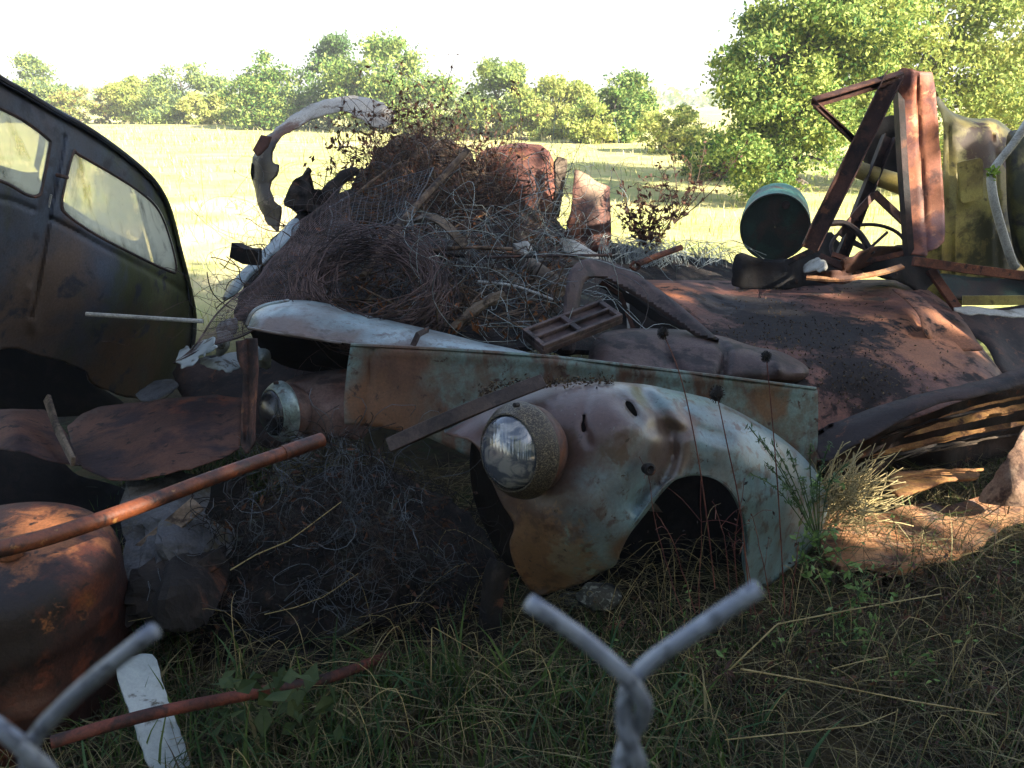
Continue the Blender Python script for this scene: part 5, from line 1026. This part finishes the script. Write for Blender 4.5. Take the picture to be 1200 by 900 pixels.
# ================================================================== chicken wire heap in front
def hexmesh(mb,origin,U,V_,nu,nv,s,rg,amp,freq,seed,r=.0009,mi=0,drop=.12):
    A=[];B=[]
    for i in range(nu):
        for j in range(nv):
            if rg.uniform()<drop: continue
            cx=i*1.732*s+(j%2)*.866*s; cy=j*1.5*s
            v=[(cx+s*math.sin(math.radians(60*k)),cy+s*math.cos(math.radians(60*k))) for k in range(4)]
            for k in range(3): A.append(v[k]);B.append(v[k+1])
    A=np.array(A);B=np.array(B)
    def mp(Q):
        L=origin+np.outer(Q[:,0],U)+np.outer(Q[:,1],V_)
        D=np.array([[mnoise.fractal((p[0]*freq+seed,p[1]*freq,p[2]*freq+c*9.1),.55,2.,3) for c in range(3)] for p in L])
        return L+D*amp
    mb.segs(mp(A),mp(B),r,mi)
rgx=np.random.default_rng(4)
M_cwire=patina('dull_zinc_netting','#545a60',[dict(c='#747c82',s=5,t=.54),dict(c='#4a3c34',s=6,t=.54)],rough=.5,bump=.05,metallic=.2)
SH=[((255,600,2.15),(1,-.15,.25),(.2,.35,.75),17,11),((300,530,2.35),(1,-.1,.05),(0,.2,.9),19,8),((330,640,2.05),(1,0,.1),(-.1,.45,.7),18,11),((240,690,1.95),(1,-.1,.15),(.2,.5,.5),18,10),((380,560,2.2),(.9,-.3,-.3),(0,.1,1),11,9),((270,560,2.25),(.8,.3,.4),(.2,-.5,.6),12,9),((365,610,2.08),(1,-.1,.05),(.05,.1,1),12,12),((430,640,2.0),(.9,0,-.25),(.1,.3,.9),11,10)]
mb=MB()
for i,(o,u_,v_,nu,nv) in enumerate(SH):
    hexmesh(mb,P(*o)+[0,-.03,-.12],np.array(u_,float),np.array(v_,float),nu,nv,.0155,rgx,.12,4.2,i*7.3,.0007,0,.1)
S=np.concatenate([P(a,b,2.15-(b-500)/900) for a,b in [(np.array([x]),np.array([y_])) for x,y_ in rpts(45,[(250,580),(400,480),(470,530),(560,620),(590,690),(440,740),(250,740),(190,740)],rgx)]])
mb.wires(tangle(S,.028,18,.4,rgx,.0),.0011,0); 
tag(mb.build('chicken_wire',[M_cwire],angle=0),'crumpled hexagonal chicken wire heaped in front between the orange pipe and the headlight fender','chicken wire')
mb=MB(); S=np.concatenate([P(np.array([x]),np.array([y_]),2.25-(y_-500)/900) for x,y_ in rpts(520,[(240,600),(390,500),(480,530),(570,620),(590,720),(440,770),(250,790),(190,740)],rgx)])
C=tangle(S,.022,9,.25,rgx,.0); mb.wires(C,.0014,0); leaves(mb,S[:200]+rgx.normal(0,.02,(200,3)),.016,rgx,mi=1,nm=1,flat=.4); leaves(mb,S[200:420],.018,rgx,mi=2,nm=1,flat=.3)
tag(mb.build('brush_debris',[M_char,M_oleaf,M_oleaf],smooth=False),'dark twigs and dead leaves caught under the chicken wire','debris',kind='stuff')
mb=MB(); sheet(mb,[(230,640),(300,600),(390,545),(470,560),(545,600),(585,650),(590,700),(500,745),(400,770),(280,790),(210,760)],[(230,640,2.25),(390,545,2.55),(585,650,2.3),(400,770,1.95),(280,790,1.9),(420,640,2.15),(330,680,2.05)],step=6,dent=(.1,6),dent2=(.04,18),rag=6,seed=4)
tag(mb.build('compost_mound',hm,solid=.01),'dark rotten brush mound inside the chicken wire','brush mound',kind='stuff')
# rotten post and stones under the fender nose
single('rotten_post',M_char,'short dark rotten post stub standing in the grass under the fender nose','post',lambda m:m.tube(cr([P(573,770,1.95),P(575,720,1.98),P(580,680,2.0),P(588,660,2.02)],4),[.034]*8+[.038]*5,10))
for i,(px,py,y_,r_,lb) in enumerate(((702,700,2.1,.05,'lichen spotted stone right under the nose of the front fender'),(668,706,2.2,.035,'smaller pale stone left of the lichen spotted stone'))):
    mb=MB(); c=P(px,py,y_); V=[];n=14
    mb.lathe(c,(0,0,1),[(-r_*.8*math.cos(a),r_*1.2*math.sin(a)) for a in np.linspace(.05,math.pi-.05,10)],16,rag=.0); 
    for V_ in mb.v:
        for k_ in range(len(V_)): V_[k_]+=(V_[k_]-c)*.35*mnoise.noise(tuple(V_[k_]*25+i))
    tag(mb.build('stone',patina('lichen_stone%s'%('' if i==0 else '_pale'),'#5a584e',[dict(c='#9a9a8a',s=50,t=.56,w=.03),dict(c='#2c2a26',s=12,t=.55)],rough=.95,bump=.6)),lb,'stone')
# litter on fender top and roof
mb=MB(); q_=rg.uniform(0,1,(520,1)); px=560+q_[:,0]*160; py=452-(px-560)*.05+rg.normal(0,2.2,520)+8*np.exp(-((px-560)/25)**2); S=P(px,py,2.06+(px-560)*.0003); S[:,1]+=rg.normal(0,.02,520); leaves(mb,S,.006,rg,nm=1,flat=.5)
tag(mb.build('leaf_litter',M_litter,smooth=False),'line of brown leaf litter caught on top of the headlight fender','leaf litter',kind='stuff')
mb=MB(); q_=np.clip(np.concatenate([rg.normal((930,385),(60,26),(900,2)),rg.normal((1010,445),(45,18),(500,2)),rg.normal((890,420),(40,14),(300,2))]),(800,338),(1130,478)); fR=rbf([(700,330,4.3),(860,329,4.35),(1000,328,4.3),(1100,348,4.0),(1170,440,3.15),(955,530,2.68),(1050,480,2.85),(930,440,2.95),(830,388,3.45),(930,385,3.45),(1020,400,3.3),(1090,420,3.2)]); S=P(q_[:,0],q_[:,1],fR(q_[:,0],q_[:,1])-.012+0); S[:,1]+=np.array([.05*mnoise.noise((p[0]*2.4,p[2]*2.4,4+p[1]*.3)) for p in S]); leaves(mb,S,.006,rg,nm=1,flat=.5)
tag(mb.build('leaf_litter',M_litter,smooth=False),'scattered dark leaf litter lying on the broad purple roof','leaf litter',kind='stuff')
# ================================================================== weeds in front
stems('leafy_weed','leafy bright green weed climbing in front of the fender tail','weed',
  [[(985,770,1.95),(975,700,1.97),(962,640,2.0),(955,600,2.02),(962,560,2.05)],[(1000,775,1.93),(1003,700,1.96),(985,660,1.98),(950,630,2.0)],[(975,745,1.93),(990,720,1.94),(1010,690,1.95)],[(965,700,1.97),(940,660,1.97),(945,620,2.0)],[(990,760,1.9),(1012,740,1.9),(1020,775,1.9)]],[M_grn,M_wleaf],34,.013,5,.0022,fork=7)
mb=MB(); rgf=np.random.default_rng(6); root=P(960,640,2.0)
for tip in ((878,500),(890,512),(905,520),(898,545),(925,530),(950,520),(972,520),(940,560),(880,555),(965,545),(990,545),(915,568),(925,590),(955,575)):
    p=cr([root,P((tip[0]+940)/2+5,(tip[1]+600)/2,1.99),P(tip[0],tip[1],1.93)],5); mb.tube(p,.0016,5); 
    ii=rgf.integers(4,len(p),30); leaves(mb,p[ii]+rgf.normal(0,.004,(30,3)),.009,rgf,mi=1,nm=1,flat=.25)
tag(mb.build('fuzzy_weed',[M_grn,M_grn],smooth=False),'grey green fuzzy weed with narrow leaves in front of the right end of the fender','weed')
def seedhead(name,label,pts,r,seed):
    t=P(*pts[-1]); mb=MB(); p=cr([P(*a) for a in pts],6); mb.tube(p,np.linspace(.002,.0013,len(p)),5)
    o=tag(mb.build(name,M_redst),label,'seed stalk',None); rg6=np.random.default_rng(seed)
    mb=MB(); mb.lathe(t,(0.1,0,1),[(-r*1.1,.1*r),(-r*.7,r*.7),(0,r),(r*.8,r*.75),(r*1.3,.1*r)],14); n=130; d=rg6.normal(size=(n,3)); d/=np.linalg.norm(d,axis=1)[:,None]; mb.segs(t+d*r*.6,t+d*r*np.array([1.25,1.25,1.5]),.0006)
    mb.build('seed_head',M_char,o)
seedhead('dried_seed_stalk','tall dry stalk with upright brown seed head in front of the arched car opening',[(838,690,1.9),(822,560,1.9),(800,450,1.9),(777,390,1.9)],.012,1)
seedhead('dried_seed_stalk','dry stalk whose seed head stands against the top right end of the turquoise panel',[(920,720,1.92),(912,580,1.92),(904,480,1.92),(898,418,1.92)],.011,2)
seedhead('dried_seed_stalk','dry stalk with dark seed head just above the ridge of the front fender',[(880,720,1.86),(868,600,1.86),(852,520,1.86),(840,462,1.86)],.016,3)
its=[[(x0,720,1.84),(x1,640,1.84),(x2,y2,1.84)] for x0,x1,x2,y2 in ((815,790,770,600),(820,823,822,560),(858,850,836,590),(884,872,860,640),(905,890,880,600),(800,775,757,548),(868,862,872,560),(925,935,930,640))]
stems('red_weed_stalks','several thin reddish stalks standing in front of the black wheel opening','stalks',its,[M_redst,M_char],5,.006,12,.0015,fork=2)
mb=MB(); rw=np.random.default_rng(31)
for i in range(420):
    u=rw.uniform(); x=rw.uniform(.25,2.3); y=rw.uniform(1.55,2.35) if x>.95 else rw.uniform(1.7,2.0); z=gz(x,y); h=rw.uniform(.08,.3)*(1 if x>.9 else .7); a=rw.uniform(0,6.28); l=rw.uniform(.02,.16)
    p=cr([(x,y,z),(x+l*.3*math.cos(a),y+l*.3*math.sin(a),z+h*.6),(x+l*math.cos(a),y+l*math.sin(a),z+h)],5); mb.tube(p,np.linspace(.0016,.0007,len(p)),4,mi=int(i%3==0))
    if i%2: 
        t=p[3:]; t=t[rw.integers(0,len(t),7)]; leaves(mb,t+rw.normal(0,.008,t.shape),rw.uniform(.006,.014),rw,mi=2+int(rw.uniform()<.35),nm=1,flat=.4)
    if i%7==0:
        A=np.linspace(0,4.2,12); r0=rw.uniform(.006,.012); c=p[-1]; mb.tube(np.stack([c[0]+r0*np.cos(A)-r0,c[1]+.0*A,c[2]+r0*np.sin(A)],1),.0009,4,mi=1)
for i in range(150):
    x=rw.uniform(-.75,1.9); y=rw.uniform(1.35,2.3); z=gz(x,y); h=rw.uniform(.05,.28); a=rw.uniform(0,6.28); l=rw.uniform(.12,.38)
    c,s_=math.cos(a),math.sin(a)*.5; p=cr([(x,y,z),(x+l*.25*c,y+l*.25*s_,z+h),(x+l*c,y+l*s_,z+h*rw.uniform(.1,1.1))],5); mb.tube(p,np.linspace(.0014,.0006,len(p)),4,mi=1)
tag(mb.build('dry_weeds',[M_stick,M_straw,M_oleaf,M_wleaf],smooth=False),'thicket of dry brown weeds and small leaves over the ground at lower right','weeds',kind='stuff')
mb=MB(); c=np.stack([rw.uniform(-1.2,2.5,2600),rw.uniform(1.2,2.7,2600)],1); c=np.concatenate([c,(zs(c)+rw.uniform(0,.05,2600))[:,None]],1); leaves(mb,c,.011,rw,nm=2,flat=.45)
tag(mb.build('fallen_leaves',[M_oleaf,GR[3]],smooth=False),'small dead leaves scattered through the foreground grass','fallen leaves',kind='stuff')
mb=MB(); S=P(1165,201,4.22)+rw.normal(0,.014,(60,3)); leaves(mb,S,.016,rw,nm=1,flat=.4); tag(mb.build('green_sprig',leafmat('bright_sprig','#8aa83c','#a9c255',9,.3),smooth=False),'small bright green sprig stuck to the bend of the pale tube on the truck','sprig')
# bent straws in the foreground
def straw(lb,pts,r=.0022): 
    mb=MB(); p=np.array([P(*a) for a in pts]); mb.tube(p,np.linspace(r,r*.6,len(p)),6); tag(mb.build('straw',M_straw),lb,'straw','long dry straws in the foreground grass')
straw('long bent straw pointing up right below the leafy weed',[(855,785,1.62),(908,734,1.64),(912,731,1.64),(1000,714,1.66),(1103,696,1.7)])
straw('longest straw lying almost level at lower right',[(868,784,1.55),(960,800,1.55),(1060,820,1.55),(1168,838,1.58)])
straw('faint straw running level below the longest one',[(850,867,1.45),(1010,850,1.5),(1050,834,1.52)],.0016)
straw('short broken straw between the two long straws at lower right',[(975,784,1.56),(1005,776,1.57),(1040,769,1.58)],.0016)
straw('pale straw slanting up from the wire heap under the orange pipe end',[(270,668,1.75),(300,650,1.76),(338,634,1.78),(360,618,1.78),(400,588,1.8)],.0017)
straw('thin pale straw lying on the lower left of the chicken wire',[(310,720,1.65),(345,712,1.66),(378,700,1.68),(420,672,1.7)],.0011)
straw('bent straw arching over the grass at lower left of centre',[(505,800,1.7),(506,736,1.72),(508,735,1.72),(560,765,1.72),(610,803,1.72)],.0014)
straw('level straw low in the grass left of the fence twist',[(498,842,1.6),(580,833,1.6),(584,840,1.6)],.0014)
straw('fine straw crossing the dark grass above the fence twist',[(560,822,1.65),(640,812,1.66),(690,803,1.67)],.0014)
# dark leaves at lower left
mb=MB(); rg7=np.random.default_rng(2); S=P(rg7.uniform(250,400,60),rg7.uniform(790,870,60),rg7.uniform(1.42,1.6,60)); leaves(mb,S,.03,rg7,nm=1,flat=.6); tag(mb.build('ground_leaves',leafmat('dark_weed_leaf','#3a4a30','#55603e',9,.2),smooth=False),'broad dark green leaves low down beside the dark red pipe','leaves',kind='stuff')
# ================================================================== chain-link fence top, nearest thing
def fence():
    y0=.125; mb=MB(); W=lambda px,py:P(px,py,y0)
    tip=W(745,800); sp=W(745,800)[0]-W(18,800)[0]; r=.00165
    zt=tip[2]; zb=zt-.028
    for k in range(-7,8):
        cx=tip[0]+k*sp; lf=.0
        ljit=[0,.0][0]; la=W(620,702) if k!=-1 else W(-110,790); ra=W(892,692) if k!=-1 else W(178,743)
        dxl=la[0]-tip[0] if k!=-1 else la[0]-(tip[0]-sp); dxr=ra[0]-tip[0] if k!=-1 else ra[0]-(tip[0]-sp)
        o=np.array([cx-tip[0],0,0]); zo=0 if k!=-1 else W(18,868)[2]-zt
        c=np.array([cx,y0,zt+zo])
        for s_,(dx,ez) in enumerate(((dxl,la[2]),(dxr,ra[2]))):
            sgn=-1 if s_==0 else 1
            arm=[np.array([cx+dx,y0+.001*sgn,ez]),np.array([cx+dx*.5,y0+.0008*sgn,(ez+c[2])/2+.001]),np.array([cx+dx*.12,y0+.0018*sgn,c[2]+.003])]
            tw=[]
            for i in range(1,15):
                a=math.pi*(i/14)*2.2; tw.append(np.array([c[0]-sgn*r*1.15*math.sin(a)*1.0,y0+sgn*r*1.15*math.cos(a),c[2]-i*.0022]))
            e=tw[-1]; d2=[np.array([cx-sgn*sp*.22,y0+.001*sgn,e[2]-.022]),np.array([cx-sgn*sp*.5,y0+.0022*sgn*(1 if k%2 else -1),e[2]-.055]),]
            row=arm+tw+d2; z=e[2]-.055; x=cx-sgn*sp*.5
            for m in range(1,16):
                x2=cx-sgn*sp*.5*(m+1); row.append(np.array([x2,y0+.0022*(1 if (m+k)%2 else -1)*sgn,z-.055*m]))
            pts=cr(row,4); mb.tube(pts,r,8)
    tag(mb.build('chain_link_fence',M_fence,angle=0),'blurred galvanised chain-link fence wire with twisted top ends, nearest the viewer','fence')
fence()
